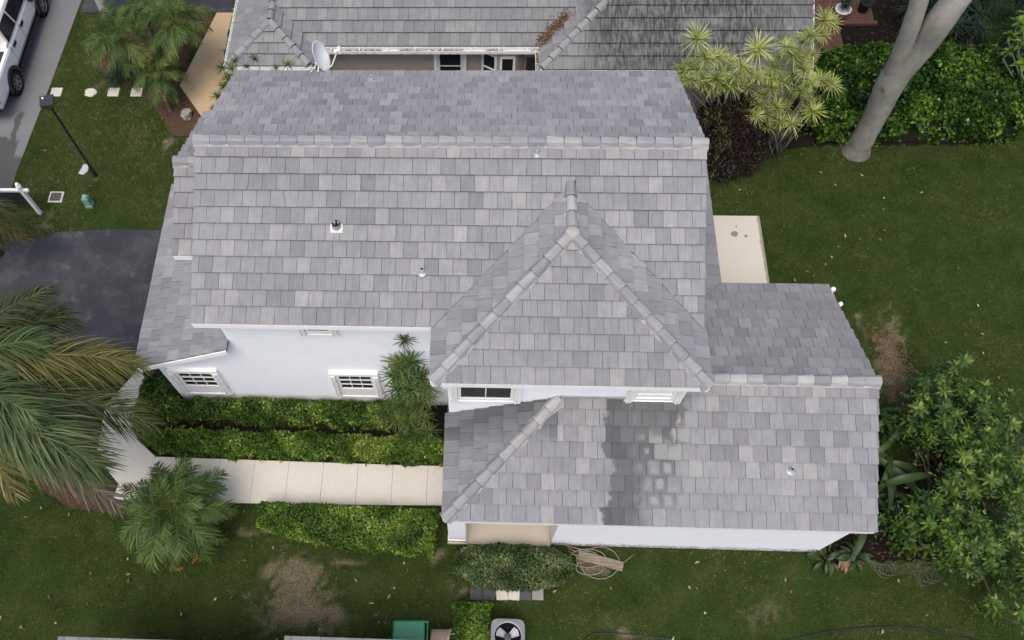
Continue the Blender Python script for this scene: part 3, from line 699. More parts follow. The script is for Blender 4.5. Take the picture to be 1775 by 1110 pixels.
# fascias and rake boards
def board(root, a, b_, h=.16, th=.03, drop=.03, out=(0, -1, 0), mat=M_FASCIA, name='fascia'):
    a, b_, out = Vector(a), Vector(b_), Vector(out).normalized()
    m = MB(); z0 = Vector((0, 0, -drop)); z1 = Vector((0, 0, -drop - h))
    m.prism([a + z1, b_ + z1, b_ + z0, a + z0], out * th); return m.build(name, mat, root, bevel=.004)
board(house, (0, -A_, ZE), (CL - .02, -A_, ZE))
board(house, (CL, CF, CZE), (CRX, CF, CZE)); board(house, (CL, -A_, CZE), (CL, CF, CZE), out=(-1, 0, 0)); board(house, (CRX, CF, CZE), (CRX, -A_, CZE), out=(1, 0, 0))
board(house, (DL, DF, DFZ), (DR, DF, DFZ)); board(house, (DL, CWALL, DFZ), (DL, DF, DFZ), out=(-1, 0, 0)); board(house, (DR, DB, DBZ), (10.3, DB, DBZ), out=(0, 1, 0))
board(house, (L_, AR, ZB), (0, AR, ZB), out=(0, 1, 0))
board(house, (BL, 1.95, BZ), (BL, BF, BZ), out=(-1, 0, 0)); board(house, (EX, DB, EZ), (EX, 2.9, EZ), out=(1, 0, 0))
board(house, (BXL, BFY, BEZ), (-.01, BFY, BEZ), h=.14)
for (a, c2, o_) in (((0, -A_, ZE), (0, 0, ZR), (-1, 0, 0)), ((0, AR, ZB), (0, 0, ZR), (-1, 0, 0)), ((L_, -A_, ZE), (L_, 0, ZR), (1, 0, 0)), ((L_, 0, ZR), (L_, AR, ZB), (1, 0, 0)),
                    ((DR, DF, DFZ), (DR, DY, DZ), (1, 0, 0)), ((DR, DY, DZ), (DR, DB, DBZ), (1, 0, 0)), ((BL, BF, BZ), (BT, BF, BZ + SLOPE * (BT - BL)), (0, -1, 0)),
                    ((BXL, BFY, BEZ), (BXL, 0, BRZ), (-1, 0, 0)), ((BXL, BBY, BBZ), (BXL, 0, BRZ), (-1, 0, 0))):
    oo = Vector(o_); sh_ = -oo * (.05 if abs(oo.x) else 0); board(house, Vector(a) + sh_, Vector(c2) + sh_, h=.17, out=o_, name='rake_board', drop=.03 if abs(oo.x) else 0)
# soffits
b = MB(); b.box((.02, -A_ + .01, ZE - .2), (L_ - .02, WY + .02, ZE - .17)); b.box((CL + .02, CF + .01, CZE - .2), (CRX - .02, CWALL + .02, CZE - .172)); b.box((DL + .02, DF + .01, DFZ - .2), (DR - .02, DWY + .02, DFZ - .17)); b.build('soffit', M_FASCIA, house)
# flashing where the wing roof meets the bay wall
b = MB(); b.box((DL + HL, CWALL - .03, DFZ + SLOPE * HL + .02), (10.24, CWALL - .004, DFZ + SLOPE * HL + .11)); b.build('wall_flashing', M_MORTAR, house)

# windows
window(house, -1.64, -.40, .62, 2.10, WY, apron=.34); window(house, 2.38, 3.58, .62, 2.10, WY, apron=.34)
window(house, 2.08, 2.92, 4.10, 4.93, WY, 1, 2)
window(house, 5.44, 6.92, 3.80, 4.92, CWALL, 2, 1, trim=.14); window(house, 9.12, 10.26, 3.97, 4.92, CWALL, 1, 3, trim=.13, blind=True)
# small wooden vent box at the bay's left corner
b = MB(); b.box((5.27, CWALL - .02, 4.35), (5.377, CWALL + .3, 4.95)); b.build('corner_trim', M_TRIM, house)
b = MB()
for x_ in (14.42, 14.50):
    pass
b.lathe([(.001, .05), (.05, .045), (.062, 0), (.05, -.09), (.001, -.1)], (DR + .10, DB - .06, DBZ + .0), 12); b.lathe([(.001, .05), (.045, .045), (.056, 0), (.045, -.09), (.001, -.1)], (DR + .13, DB - .55, DBZ + .15), 12)
b.tube([(DR + .02, DB - .5, DBZ - .05), (DR + .1, DB - .06, DBZ - .05)], .02); b.build('flood_light', M_WHITEP, house, smooth=True)

# roof vents
def pipe(root, px, py, zguess, r=.04, h=.16, plane=None, dark=True):
    q = ground_at(px, py, zguess); z = plane(q.x, q.y)
    for _ in range(6): q = ground_at(px, py, z + .05); z = plane(q.x, q.y)
    m = MB(); m.lathe([(r * 2.6, .035), (r * 1.5, .06), (r * 1.1, .08), (r, h), (r * .72, h), (r * .7, h - .05)], (q.x, q.y, z), 14); o = m.build('vent_pipe', M_LEAD, root, smooth=True)
    if dark:
        m = MB(); m.lathe([(.001, 0), (r * .72, 0)], (q.x, q.y, z + h - .03), 14); m.build('pipe_mouth', M_DARK, o)
    return q.x, q.y, z
fA = lambda x, y: ZR + SLOPE * y; fAb = lambda x, y: ZR - SLOPE * y; fD = lambda x, y: DZ + SLOPE * (y - DY)
pipe(house, 732, 471, 5.8, .045, .17, fA); pipe(house, 931, 266, 6.6, .035, .22, fA); pipe(house, 1372, 815, 3.5, .045, .12, fD); pipe(house, 644, 139, 5.4, .045, .16, fAb)
vx, vy = gp(583, 391, 6.05); vz = fA(vx, vy)
b = MB(); Mv = Matrix.Translation((vx, vy, vz + .04)) @ Matrix.Rotation(PITCH, 4, 'X')
b.box((-.13, -.14, 0), (.13, .13, .008), M=Mv); b.lathe([(.10, 0), (.085, .07), (.085, .10)], (vx, vy, vz + .04), 16); vent = b.build('vent_flashing', M_LEAD, house)
b = MB(); b.lathe([(.001, .10), (.08, .10)], (vx, vy, vz + .03), 16); b.build('vent_mouth', M_DARK, vent)
b = MB(); b.tube([(vx - .02, vy, vz + .06), (vx - .03, vy, vz + .19)], .028, 8); b.tube([(vx + .045, vy + .01, vz + .06), (vx + .05, vy + .01, vz + .17)], .022, 8); b.build('vent_pipe', M_LEAD, vent)

# ------------------------------------------------------------ neighbouring house at the top
nb = thing('neighbour_house', 'beige house with weathered grey tile roof and white gutters beyond the back eave', 'house', (6, 9, 0))
NZ, NY, NX0, NX1 = 2.72, 6.86, 7.66, 15.12
NYR, NRY = 5.98, 13.5                       # right wing eave, common ridge line
nL = (NRY - NY) / cs; nR = (NRY - NYR) / cs
LPX0, LPX1, LPY = -1.27, 1.07, 6.10; LM = (LPX0 + LPX1) / 2; LW = (LPX1 - LPX0) / 2; LZ = NZ + SLOPE * LW
zL = NZ + SLOPE * (NRY - NY); zR = NZ + SLOPE * (NRY - NYR)
deck(nb, [[(LPX1 - 3, NY + .0, NZ), (NX0, NY, NZ), (NX0 + (NRY - NY), NRY, zL), (LPX1 - 3, NRY, zL)], [(NX0, NYR, NZ), (NX1, NYR, NZ), (NX1, NRY, zR), (NX0 + NRY - NYR, NRY, zR)],
          [(NX0, NYR, NZ), (NX0 + NRY - NYR, NRY, zR), (NX0 + NRY - NY, NRY, zL), (NX0, NY, NZ)]] [1:] + [[(LM, NY + LW, NZ + SLOPE * LW), (LPX1, NY, NZ), (NX0, NY, NZ), (NX0 + (NRY - NY), NRY, zL), (LM, NRY, zL)]])
deck(nb, [[(LPX0, LPY, NZ), (LPX1, LPY, NZ), (LM, LPY + LW, LZ)], [(LPX0, LPY, NZ), (LM, LPY + LW, LZ), (LM, NRY, LZ), (LPX0, NRY, NZ)], [(LPX1, LPY, NZ), (LPX1, NY, NZ), (LM, NY + LW, LZ), (LM, LPY + LW, LZ)]])
# far side of the neighbour's roof, so that it closes
b = MB(); b.add([(LM, NRY, zL), (NX0 + 6, NRY, zL), (NX1, NRY, zR), (NX1, 21, NZ), (LM, 21, NZ)], [(0, 1, 2, 3, 4)]); b.build('far_roof', M_NTILE, nb)
T = Tiler()
T.slope((LM, NRY, zL), (1, 0, 0), FD, NX0 - LM + (NRY - NY), int(nL / TE), lambda u, v: [(-1, cs, NRY - NY - LW), (1, cs, NX0 - LM + (NRY - NY))], e=nL / int(nL / TE))
T.slope((NX0, NRY, zR), (1, 0, 0), FD, NX1 - NX0, int(nR / TE), lambda u, v: [(-1, -cs, -(NRY - NYR))], e=nR / int(nR / TE))
# strip facing left between valley and hip
T.slope((NX0 + (NRY - NYR), NYR, zR), (0, 1, 0), LD, NRY - NYR, int(nR / TE), lambda u, v: [(-1, -cs, -(NRY - NYR)), (1, cs, NRY - NYR + (NY - NYR))], e=nR / int(nR / TE))
sL = LW / cs
T.slope((LPX0, LPY + LW, LZ), (1, 0, 0), FD, 2 * LW, 4, lambda u, v: [(-1, -cs, -LW), (1, -cs, LW)], e=sL / 4)
T.slope((LM, LPY, LZ), (0, 1, 0), LD, NRY - LPY, 4, lambda u, v: [(-1, -cs, -LW)], e=sL / 4)
T.slope((LM, LPY, LZ), (0, 1, 0), RD, NY + LW - LPY, 4, lambda u, v: [(-1, -cs, -LW), (1, cs, NY + LW - LPY)], e=sL / 4)
T.emit(nb, M_NTILE, 'roof_tile', 300)
ridge(nb, (NX0 + (NRY - NYR), NRY, zR), (NX0, NYR, NZ), (0, 0, 1), M_NRIDGE, .25, .37, mortar=None, lift=.05)
ridge(nb, (LM, LPY + LW, LZ), (LPX0, LPY, NZ), (0, 0, 1), M_NRIDGE, .25, .37, mortar=None, lift=.05)
ridge(nb, (LM, LPY + LW, LZ), (LPX1, LPY, NZ), (0, 0, 1), M_NRIDGE, .25, .37, mortar=None, lift=.05)
ridge(nb, (LM, NY + LW + .3, LZ), (LM, LPY + LW, LZ), (0, 0, 1), M_NRIDGE, .25, .37, mortar=None, lift=.05)
b = MB(); b.box((LPX0 + .3, LPY + .3, 0), (LPX1 - .3, 14, NZ)); b.box((LM, NY + .34, 0), (7.9, 14, NZ - .01)); b.box((NX0 + .32, NYR + .32, 0), (NX1 - .3, 14, NZ - .02)); b.build('wall', M_BEIGE, nb)
b = MB(); b.prism([(NX1 - .31, NYR + .33, NZ - .05), (NX1 - .31, NRY, zR - .15), (NX1 - .31, 20, NZ - .05)], (-.2, 0, 0)); b.build('gable', M_BEIGE, nb)
b = MB(); b.prism([(LM + .25, NY + .36, NZ - .02), (LM + .25, NRY, zL - .16), (LM + .25, 20.4, NZ - .1)], (.2, 0, 0)); b.prism([(LPX0 + .3, 14, 0), (LPX0 + .3, 20.5, 0), (LPX0 + .3, 20.5, NZ - .12), (LPX0 + .3, 14, NZ - .12)], (16, 0, 0)); b.build('gable', M_BEIGE, nb)
# gutters: open troughs with hangers and leaf litter
def gutter(root, a, b_, out, w_=.13, h=.11, mat=M_GUTTER, fill=True, hang=.75):
    a, b_, out = Vector(a), Vector(b_), Vector(out).normalized(); d = (b_ - a); L = d.length; d.normalize(); m = MB(); t = .012
    pr = [(0, .02), (0, -h), (w_, -h), (w_, .0), (w_ - t, .0), (w_ - t, -h + t), (t, -h + t), (t, .02)]
    m.prism([a + out * x_ + Vector((0, 0, z_)) for x_, z_ in pr], d * L)
    # back flange on the fascia
    g = m.build('gutter', mat, root)
    k = int(L / hang); hm = MB()
    for i in range(1, k + 1):
        p0 = a + d * (L * (i - .5) / k); hm.prism([p0 + out * .01 + Vector((0, 0, -.006)), p0 + out * (w_ - .008) + Vector((0, 0, -.006)), p0 + out * (w_ - .008) + Vector((0, 0, .006)), p0 + out * .01 + Vector((0, 0, .006))], d * .025)
    if k: hm.build('hanger', mat, g)
    if fill:
        n = int(L * 130); t_ = rng.random(n) * L; P = np.array(a) + t_[:, None] * np.array(d) + (.02 + rng.random(n)[:, None] * (w_ - .05)) * np.array(out) + np.stack([np.zeros(n), np.zeros(n), -h + .02 + .05 * rng.random(n)], 1)
        keep = vnoise(t_, t_ * 0, .5, 9) > .3; P = P[keep]; n = len(P)
        V, F = leaf_arrays(P, rng.normal(size=(n, 3)) * [1, 1, .25], rng.normal(size=(n, 3)) * .4 + [0, 0, 1], .07 + .05 * rng.random(n), .022, .1, .0)
        o = new('leaf_litter', np_mesh('leaf_litter', V, F, np.repeat(rng.random(n) * .6, 5), M_DEAD), g); o['kind'] = 'stuff'
board(nb, (LPX1, NY, NZ), (NX0, NY, NZ), h=.18); gutter(nb, (LPX1 + .15, NY - .035, NZ - .05), (NX0, NY - .035, NZ - .05), (0, -1, 0))
board(nb, (NX0, NYR, NZ), (NX1, NYR, NZ), h=.18); gutter(nb, (NX0 + .22, NYR - .035, NZ - .05), (NX1 + .02, NYR - .035, NZ - .05), (0, -1, 0))
board(nb, (LPX0, LPY, NZ), (LPX1, LPY, NZ), h=.18); gutter(nb, (LPX0 - .1, LPY - .035, NZ - .05), (LPX1 + .12, LPY - .035, NZ - .05), (0, -1, 0), fill=False)
board(nb, (NX0, NY, NZ), (NX0, NYR, NZ), h=.18, out=(-1, 0, 0)); gutter(nb, (NX0 - .035, NY - .1, NZ - .05), (NX0 - .035, NYR - .1, NZ - .05), (-1, 0, 0), hang=9)
board(nb, (LPX1, LPY, NZ), (LPX1, NY, NZ), h=.18, out=(1, 0, 0)); gutter(nb, (LPX1 + .035, LPY - .15, NZ - .05), (LPX1 + .035, NY - .05, NZ - .05), (1, 0, 0), hang=9)
board(nb, (LPX0, NRY, NZ), (LPX0, LPY, NZ), h=.18, out=(-1, 0, 0)); gutter(nb, (LPX0 - .035, 13, NZ - .05), (LPX0 - .035, LPY - .12, NZ - .05), (-1, 0, 0), fill=False)
board(nb, (NX1, NYR, NZ), (NX1, NRY, zR), h=.18, out=(1, 0, 0), drop=0, name='rake_board')
window(nb, 4.55, 5.52, .9, 2.42, NY + .34, 1, 2, trim=.10, shutters=False)
# angled bay window of the neighbour
bw = MB(); yb = NY + .34
bw.prism([(5.95, yb, .5), (6.45, yb - .30, .5), (7.0, yb - .30, .5), (7.25, yb, .5)], (0, 0, 2.0)); bwo = bw.build('bay_window', M_BEIGE, nb)
for (xa, ya, xb, yb2) in ((5.97, yb - .012, 6.45, yb - .30), (6.48, yb - .30, 6.98, yb - .30)):
    a = Vector((xa, ya, 0)); c2 = Vector((xb, yb2, 0)); d = (c2 - a).normalized(); out = Vector((d.y, -d.x, 0)); L = (c2 - a).length
    Mx = Matrix((d, -out, Vector((0, 0, 1)))).transposed().to_4x4(); Mx.translation = a
    m = MB(); m.box((.03, -.05, .95), (.09, -.002, 2.3), M=Mx); m.box((L - .09, -.05, .95), (L - .03, -.002, 2.3), M=Mx); m.box((.09, -.05, .95), (L - .09, -.002, 1.02), M=Mx); m.box((.09, -.05, 2.23), (L - .09, -.002, 2.3), M=Mx); m.box((.09, -.045, 1.7), (L - .09, -.004, 1.74), M=Mx); f_ = m.build('window_frame', M_TRIM, bwo)
    m = MB(); m.box((.09, -.02, 1.02), (L - .09, -.006, 2.23), M=Mx); m.build('pane', M_GLASS, bwo)
b = MB(); b.box((7.3, yb - .03, 0), (7.9, yb - .004, 1.95)); b.build('dark_screen', M_SCREEN, nb)
# drift of dead leaves lying in the neighbour's valley
n = 700; t_ = rng.random(n); vx0, vy0 = NX0 + .02, NY + .02
dx = t_ * .72 + rng.normal(size=n) * .09; dy = t_ * .72 + rng.normal(size=n) * .09
xx = vx0 + dx - .05; yy_ = vy0 + dy
zz = NZ + SLOPE * np.maximum(0, np.minimum(xx - NX0, 9)) ; zz = np.maximum(NZ + SLOPE * (yy_ - NY), NZ + SLOPE * (xx - NX0)); zz = np.minimum(zz, NZ + SLOPE * .9) + .05 + .10 * rng.random(n) * np.exp(-((dx - dy) / .12) ** 2)
V, F = leaf_arrays(np.stack([xx, yy_, zz], 1), rng.normal(size=(n, 3)) * [1, 1, .3], rng.normal(size=(n, 3)) * .5 + [0, 0, 1], .08 + .07 * rng.random(n), .028, .15, .1)
o = new('dead_leaf_drift', np_mesh('dead_leaf_drift', V, F, np.repeat(rng.random(n) * .75, 5), M_DEAD)); tag(o, 'drift of brown dead leaves lying in the roof valley of the beige house', 'dead leaves', kind='stuff')

# ------------------------------------------------------------ third house below the frame's lower edge
th = thing('near_house', 'pale grey tile eave edge of the house nearest the camera at the bottom', 'house', (1.5, -14, 0))
for (x0, x1, ye) in ((2.13, 5.1, -9.47), (-2.6, 2.10, -9.63)):
    deck(th, [[(x0, ye, 2.6), (x1, ye, 2.6), (x1, ye - 4, 2.6 + 4 * .3), (x0, ye - 4, 2.6 + 4 * .3)]])
    T = Tiler(); c3, s3 = math.cos(math.atan(.3)), math.sin(math.atan(.3)); l3 = 4 / c3
    T.slope((x0, ye - 4, 2.6 + 1.2), (1, 0, 0), (0, c3, -s3), x1 - x0, 12, None, e=l3 / 12); T.emit(th, M_NTILE, 'roof_tile', 0)
    board(th, (x0, ye, 2.6), (x1, ye, 2.6), h=.12, out=(0, 1, 0))
b = MB(); b.box((-2.3, -17, 0), (4.8, -10.0, 2.5))
for x_ in (-2.3, 4.6): b.prism([(x_, -10.05, 2.48), (x_, -13.45, 3.68), (x_, -16.9, 2.48)], (.2, 0, 0))
b.build('wall', M_BEIGE, th)
b = MB(); b.add([(-2.6, -13.4, 3.8), (5.1, -13.4, 3.8), (5.1, -17.4, 2.6), (-2.6, -17.4, 2.6)], [(0, 1, 2, 3)]); b.build('far_roof', M_NTILE, th)
# ============================================================ vegetation
def at_y(px, py, Yp):
    d = CR @ Vector(((px - PX) / FPX, (PY - py) / FPX, -1))
    return CAM + d * ((Yp - CAM.y) / d.y)

def inside(px, py, poly):
    r = np.zeros(len(px), bool); n = len(poly)
    for i in range(n):
        x0, y0 = poly[i]; x1, y1 = poly[(i + 1) % n]
        c = ((y0 > py) != (y1 > py)) & (px < (x1 - x0) * (py - y0) / (y1 - y0 + 1e-12) + x0); r ^= c
    return r

def scatter(poly, n):
    P = np.array(poly); lo, hi = P.min(0), P.max(0); out = np.zeros((0, 2))
    while len(out) < n:
        q = lo + rng.random((int(n * 1.6) + 8, 2)) * (hi - lo); out = np.concatenate([out, q[inside(q[:, 0], q[:, 1], poly)]])
    return out[:n]

def hedge(name, label, poly, h, mat, dens=2600, L=.07, Wd=.04, rough=.10, seed=0, gap=.0, twig=False, round_=.12):
    P = np.array(poly); A = poly_area(poly); c = P.mean(0)
    t = thing(name, label, 'hedge' if 'hedge' in name else 'shrub', (c[0], c[1], 0))
    n = int(A * dens); q = scatter(poly, n)
    # distance to the outline, for rounded shoulders
    dmin = np.full(n, 9.0)
    for i in range(len(P)):
        a, b_ = P[i], P[(i + 1) % len(P)]; ab = b_ - a; u = np.clip(((q - a) @ ab) / (ab @ ab), 0, 1); dmin = np.minimum(dmin, np.linalg.norm(q - a - u[:, None] * ab, axis=1))
    z = h + (vnoise(q[:, 0], q[:, 1], .33, seed) - .5) * 2 * rough + (vnoise(q[:, 0], q[:, 1], .12, seed + 1) - .5) * rough - round_ * np.exp(-dmin / .07) - .16 * rng.random(n) ** 2
    Pt = [np.column_stack([q, z])]; Nt = [np.tile([0, 0, 1.0], (n, 1))]
    ccw = sum(P[i][0] * P[(i + 1) % len(P)][1] - P[(i + 1) % len(P)][0] * P[i][1] for i in range(len(P))) > 0
    for i in range(len(P)):
        a, b_ = P[i], P[(i + 1) % len(P)]; ab = b_ - a; ln = np.linalg.norm(ab); m = int(ln * h * dens * .75)
        if m < 2: continue
        nn = np.array([ab[1], -ab[0]]) / ln * (1 if ccw else -1); u = rng.random(m); zz = h * (rng.random(m) ** .8)
        xy = a + u[:, None] * ab; bulge = (vnoise(u * ln + i * 7, zz, .25, seed + 2) - .5) * 2 * rough - .10 * rng.random(m) ** 2 - .06 * (zz / h) ** 3
        xy = xy + nn * bulge[:, None]
        Pt.append(np.column_stack([xy, zz])); Nt.append(np.tile([nn[0], nn[1], .35], (m, 1)))
    Pt = np.concatenate(Pt); Nt = norm(np.concatenate(Nt)); m = len(Pt)
    if gap:
        keep = (vnoise(Pt[:, 0] + Pt[:, 2], Pt[:, 1] + Pt[:, 2], .2, seed + 4) > gap) | (rng.random(m) < .25); Pt, Nt = Pt[keep], Nt[keep]; m = len(Pt)
    D = norm(rng.normal(size=(m, 3)) * .8 + Nt * .45); Nn = norm(Nt + rng.normal(size=(m, 3)) * .55)
    Ls = L * (.6 + .8 * rng.random(m)); V, F = leaf_arrays(Pt, D, Nn, Ls, Ls * Wd / L, .18, .12)
    young = np.clip((vnoise(Pt[:, 0] * 1.0 + Pt[:, 2], Pt[:, 1], .35, seed + 7) - .45) * 1.0, -.2, .35)
    tn = np.clip(.42 + young + rng.normal(size=m) * .17, 0, .96); tn[rng.random(m) < .008] = 1.0
    o = new('foliage', np_mesh('foliage', V, F, np.repeat(tn, 5), mat), t); o['kind'] = 'stuff'
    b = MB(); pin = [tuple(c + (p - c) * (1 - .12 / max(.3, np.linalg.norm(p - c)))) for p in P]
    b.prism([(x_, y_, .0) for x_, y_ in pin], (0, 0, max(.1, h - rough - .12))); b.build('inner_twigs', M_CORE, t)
    if twig:
        b = MB()
        for x_, y_ in scatter(poly, 90):
            b.tube([(x_, y_, h - .3), (x_ + random.uniform(-.1, .1), y_ + random.uniform(-.1, .1), h + random.uniform(-.08, .02))], .006, 4)
        b.build('twigs', M_DSTEM, t)
    return t

hedge('wall_hedge', 'narrow dark green hedge under the two windows against the white wall', [(-2.6, -3.30), (3.75, -3.30), (3.75, -3.86), (-2.1, -3.82), (-2.55, -3.82)], .56, M_HEDGE, seed=1)
hedge('corner_hedge', 'short dark green hedge at the corner by the garage joining both long hedges', [(-2.95, -2.5), (-2.05, -2.5), (-2.02, -3.28), (-2.3, -3.88), (-2.35, -4.2), (-2.95, -4.2)], .52, M_HEDGE, seed=21)
hedge('walk_hedge', 'long green hedge along the walk, the one nearer the path of the two long hedges', [(-2.85, -4.18), (-1.9, -4.16), (1.2, -4.2), (3.6, -4.22), (5.1, -4.2), (5.22, -4.78), (2.5, -4.76), (-2.2, -4.7)], .52, M_HEDGEB, seed=2, rough=.14, L=.075, Wd=.045)
hedge('lawn_hedge', 'clipped yellow green box hedge on the lawn side of the walk', [(.72, -6.08), (5.1, -6.16), (5.0, -7.16), (3.1, -7.08), (1.8, -6.9), (.72, -6.68)], .72, M_HEDGEB, seed=3, gap=.24, twig=True, L=.065, Wd=.04, rough=.07, dens=2900)
hedge('rounded_shrub', 'rounded grey green variegated shrub in front of the porch opening', [(5.52, -7.2), (5.85, -7.0), (6.7, -6.92), (7.7, -6.98), (8.25, -7.2), (8.32, -7.55), (8.0, -7.8), (7.0, -7.92), (5.95, -7.82), (5.55, -7.55)], .62, M_VARIEG, seed=4, L=.06, Wd=.032, rough=.08, dens=3800, round_=.2)
hedge('small_box_hedge', 'small bright green box hedge between the tan tub and the air conditioner', [(5.58, -8.34), (6.4, -8.32), (6.4, -9.9), (5.62, -9.9)], .62, M_HEDGEB, seed=5, L=.06, Wd=.036, rough=.07, dens=3200)
hedge('tall_hedge', 'large glossy round leaved hedge behind the forked grey tree', [(16.2, 5.72), (21.9, 5.80), (22.4, 7.1), (21.4, 8.3), (18.0, 8.5), (16.4, 8.2), (15.9, 7.0)], 1.35, M_CLUSIA, seed=6, L=.115, Wd=.08, rough=.22, dens=1000, round_=.3)
hedge('path_hedge', 'low dark hedge between the tan walk and the neighbouring wall', [(-2.3, 8.2), (-1.7, 7.0), (-1.55, 7.0), (-1.6, 11), (-2.32, 11)], .7, M_HEDGE, seed=8, dens=1600)

# leaf rosettes with shared meshes -------------------------------------------------
def rosette_mesh(name, n, L, Wd, mat, up=.5, droop=.25, fold=.12, spread=1.0, seed=0, segs=3):
    """n narrow leaves from one point, each of several segments that arch over"""
    r = np.random.default_rng(seed); V = []; F = []; Tn = []
    for i in range(n):
        az = i * 2.39996 + r.normal() * .15; f = (i + .5) / n
        el = (math.pi / 2) * (1 - f * spread) * up * 2 * .5 + r.normal() * .08 + (.15 if f < .3 else 0) - .25 * max(0, f - .7)
        l = L * (.75 + .4 * r.random()) * (.75 + .25 * min(1, f * 2)); d = np.array([math.cos(az) * math.cos(el), math.sin(az) * math.cos(el), math.sin(el)])
        s = np.array([-math.sin(az), math.cos(az), 0]); b = len(V); tn = np.clip(.5 + r.normal() * .2 + (.25 if f < .25 else 0), 0, 1)
        for k in range(segs + 1):
            t = k / segs; w_ = Wd * (0.55 + 1.1 * t) * (1 - t) ** .7 if k < segs else 0.002
            w_ = max(w_, .002) if k else Wd * .5
            p = d * l * t - np.array([0, 0, droop * l * t * t])
            V += [p - s * w_ / 2 + np.array([0, 0, w_ * fold]), p + s * w_ / 2 + np.array([0, 0, w_ * fold])]; Tn += [tn * ((.85 + .15 * t) if not name.endswith('striped') else (.35 + .75 * t))] * 2
        for k in range(segs): F.append((b + 2*k, b + 2*k + 1, b + 2*k + 3, b + 2*k + 2))
    return np_mesh(name, V, F, np.clip(Tn, 0, 1), mat)

def rosette(root, me, p, s, tilt=(0, 0), name='leaf_rosette'):
    M = Matrix.Translation(p) @ Matrix.Rotation(tilt[0], 4, 'X') @ Matrix.Rotation(tilt[1], 4, 'Y') @ Matrix.Rotation(random.uniform(0, 6.28), 4, 'Z') @ Matrix.Scale(s, 4)
    return new(name, me, root, M)

def cane(root, base, head, r=.016, mat=M_DSTEM, name='cane', bend=.15):
    base, head = Vector(base), Vector(head); m1 = base.lerp(head, .4) + Vector((random.uniform(-bend, bend), random.uniform(-bend, bend), 0)); m2 = head - Vector((random.uniform(-.05, .05), random.uniform(-.05, .05), .25))
    b = MB(); b.tube([base, m1, m2, head], [r * 1.4, r * 1.1, r, r * .8], 6); b.build(name, mat, root, smooth=True)

DR_M = [rosette_mesh('leaf_rosette', 52, .50, .038, M_DRAC, .62, .24, seed=i) for i in range(3)]
YE_M = [rosette_mesh('leaf_rosette_striped', 58, .40, .027, M_YELL, .66, .22, seed=i + 5) for i in range(4)]
DK_M = [rosette_mesh('leaf_rosette', 34, .62, .05, M_DARKB, .6, .5, seed=i + 9) for i in range(3)]
SH_M = [rosette_mesh('leaf_rosette', 12 + 2 * i, .21, .085, M_SHRUB, .42, .22, fold=.18, seed=i + 13, segs=3) for i in range(4)]

dr = thing('dracaena_plant', 'green spiky dracaena clump beside the front bay against the white wall', 'plant', (4.4, -3.7, 0))
for px_, py_, yp, s_ in ((702, 590, -3.0 - .25, .62), (692, 630, -3.32, .95), (712, 628, -3.4, .9), (703, 648, -3.45, 1.0), (727, 655, -3.42, 1.0), (684, 652, -3.5, .85), (690, 676, -3.6, .95), (712, 676, -3.65, 1.0), (738, 672, -3.62, .95), (680, 698, -3.7, .8),
                        (700, 702, -3.75, .9), (728, 700, -3.8, .95), (745, 690, -3.75, .7), (708, 728, -3.95, .9), (734, 724, -4.0, .85), (688, 728, -3.95, .8), (722, 752, -4.2, .85), (746, 748, -4.25, .7), (700, 756, -4.25, .75), (672, 716, -3.8, .7), (735, 772, -4.4, .6), (710, 778, -4.4, .6)):
    p = at_y(px_, py_, yp); p.z = max(p.z, .35); rosette(dr, random.choice(DR_M), p, s_ * random.uniform(.85, 1.08), (random.uniform(-.2, .4), random.uniform(-.3, .3)))
    cane(dr, (4.35 + random.uniform(-.3, .3), -3.7 + random.uniform(-.25, .25), 0), p, .014)
nd = thing('slim_dracaena', 'slim green dracaena stems in the gap between the two houses under the dish', 'plant', (-1, 5.0, 0))
for px_, py_, yp, s_ in ((408, 107, 5.25, .55), (442, 103, 5.3, .55), (500, 112, 5.2, .5), (428, 116, 5.2, .35), (478, 118, 5.2, .35), (385, 118, 5.3, .6), (397, 138, 5.2, .6), (388, 150, 5.3, .55), (378, 168, 5.2, .6), (372, 190, 5.1, .5), (402, 120, 5.3, .5)):
    p = at_y(px_, py_, yp); rosette(nd, random.choice(DR_M), p, s_, (random.uniform(-.3, .3), random.uniform(-.3, .3))); cane(nd, (p.x + random.uniform(-.2, .2), 5.1 + random.uniform(-.2, .2), 0), p, .012)

yh = [(125,315),(295,460),(390,505),(285,630),(620,395),(490,530),(495,640),(570,600),(520,590),(650,760),(790,640),(960,330),(900,440),(800,480),(1040,290),(1135,285),(1150,165),(1215,195),(960,730),(1050,650),(1120,650),(1200,680),(760,860),(600,930),(800,970),(690,1020),(890,1000),(970,930),(1030,840),(1060,900),(1050,440),(970,480),(60,570),(20,620),(200,470),(850,380),(700,610),(730,710),(860,770),(900,600),(985,560),(440,600),(350,560),(540,710),(740,540),(620,620),(1000,760),(830,850),(690,920),(620,840),(10,590),(70,640),(130,560),(170,640),(240,700),(330,690),(90,520),(410,680)]
yroots = [thing('yellow_dracaena', 'left clump of yellow striped spiky leaves over the gutter, above the maroon shrub', 'plant', (13.4, 5.5, 0)), thing('yellow_dracaena', 'right clump of yellow striped spiky leaves, widest and beside the glossy hedge', 'plant', (14.7, 5.6, 0))]
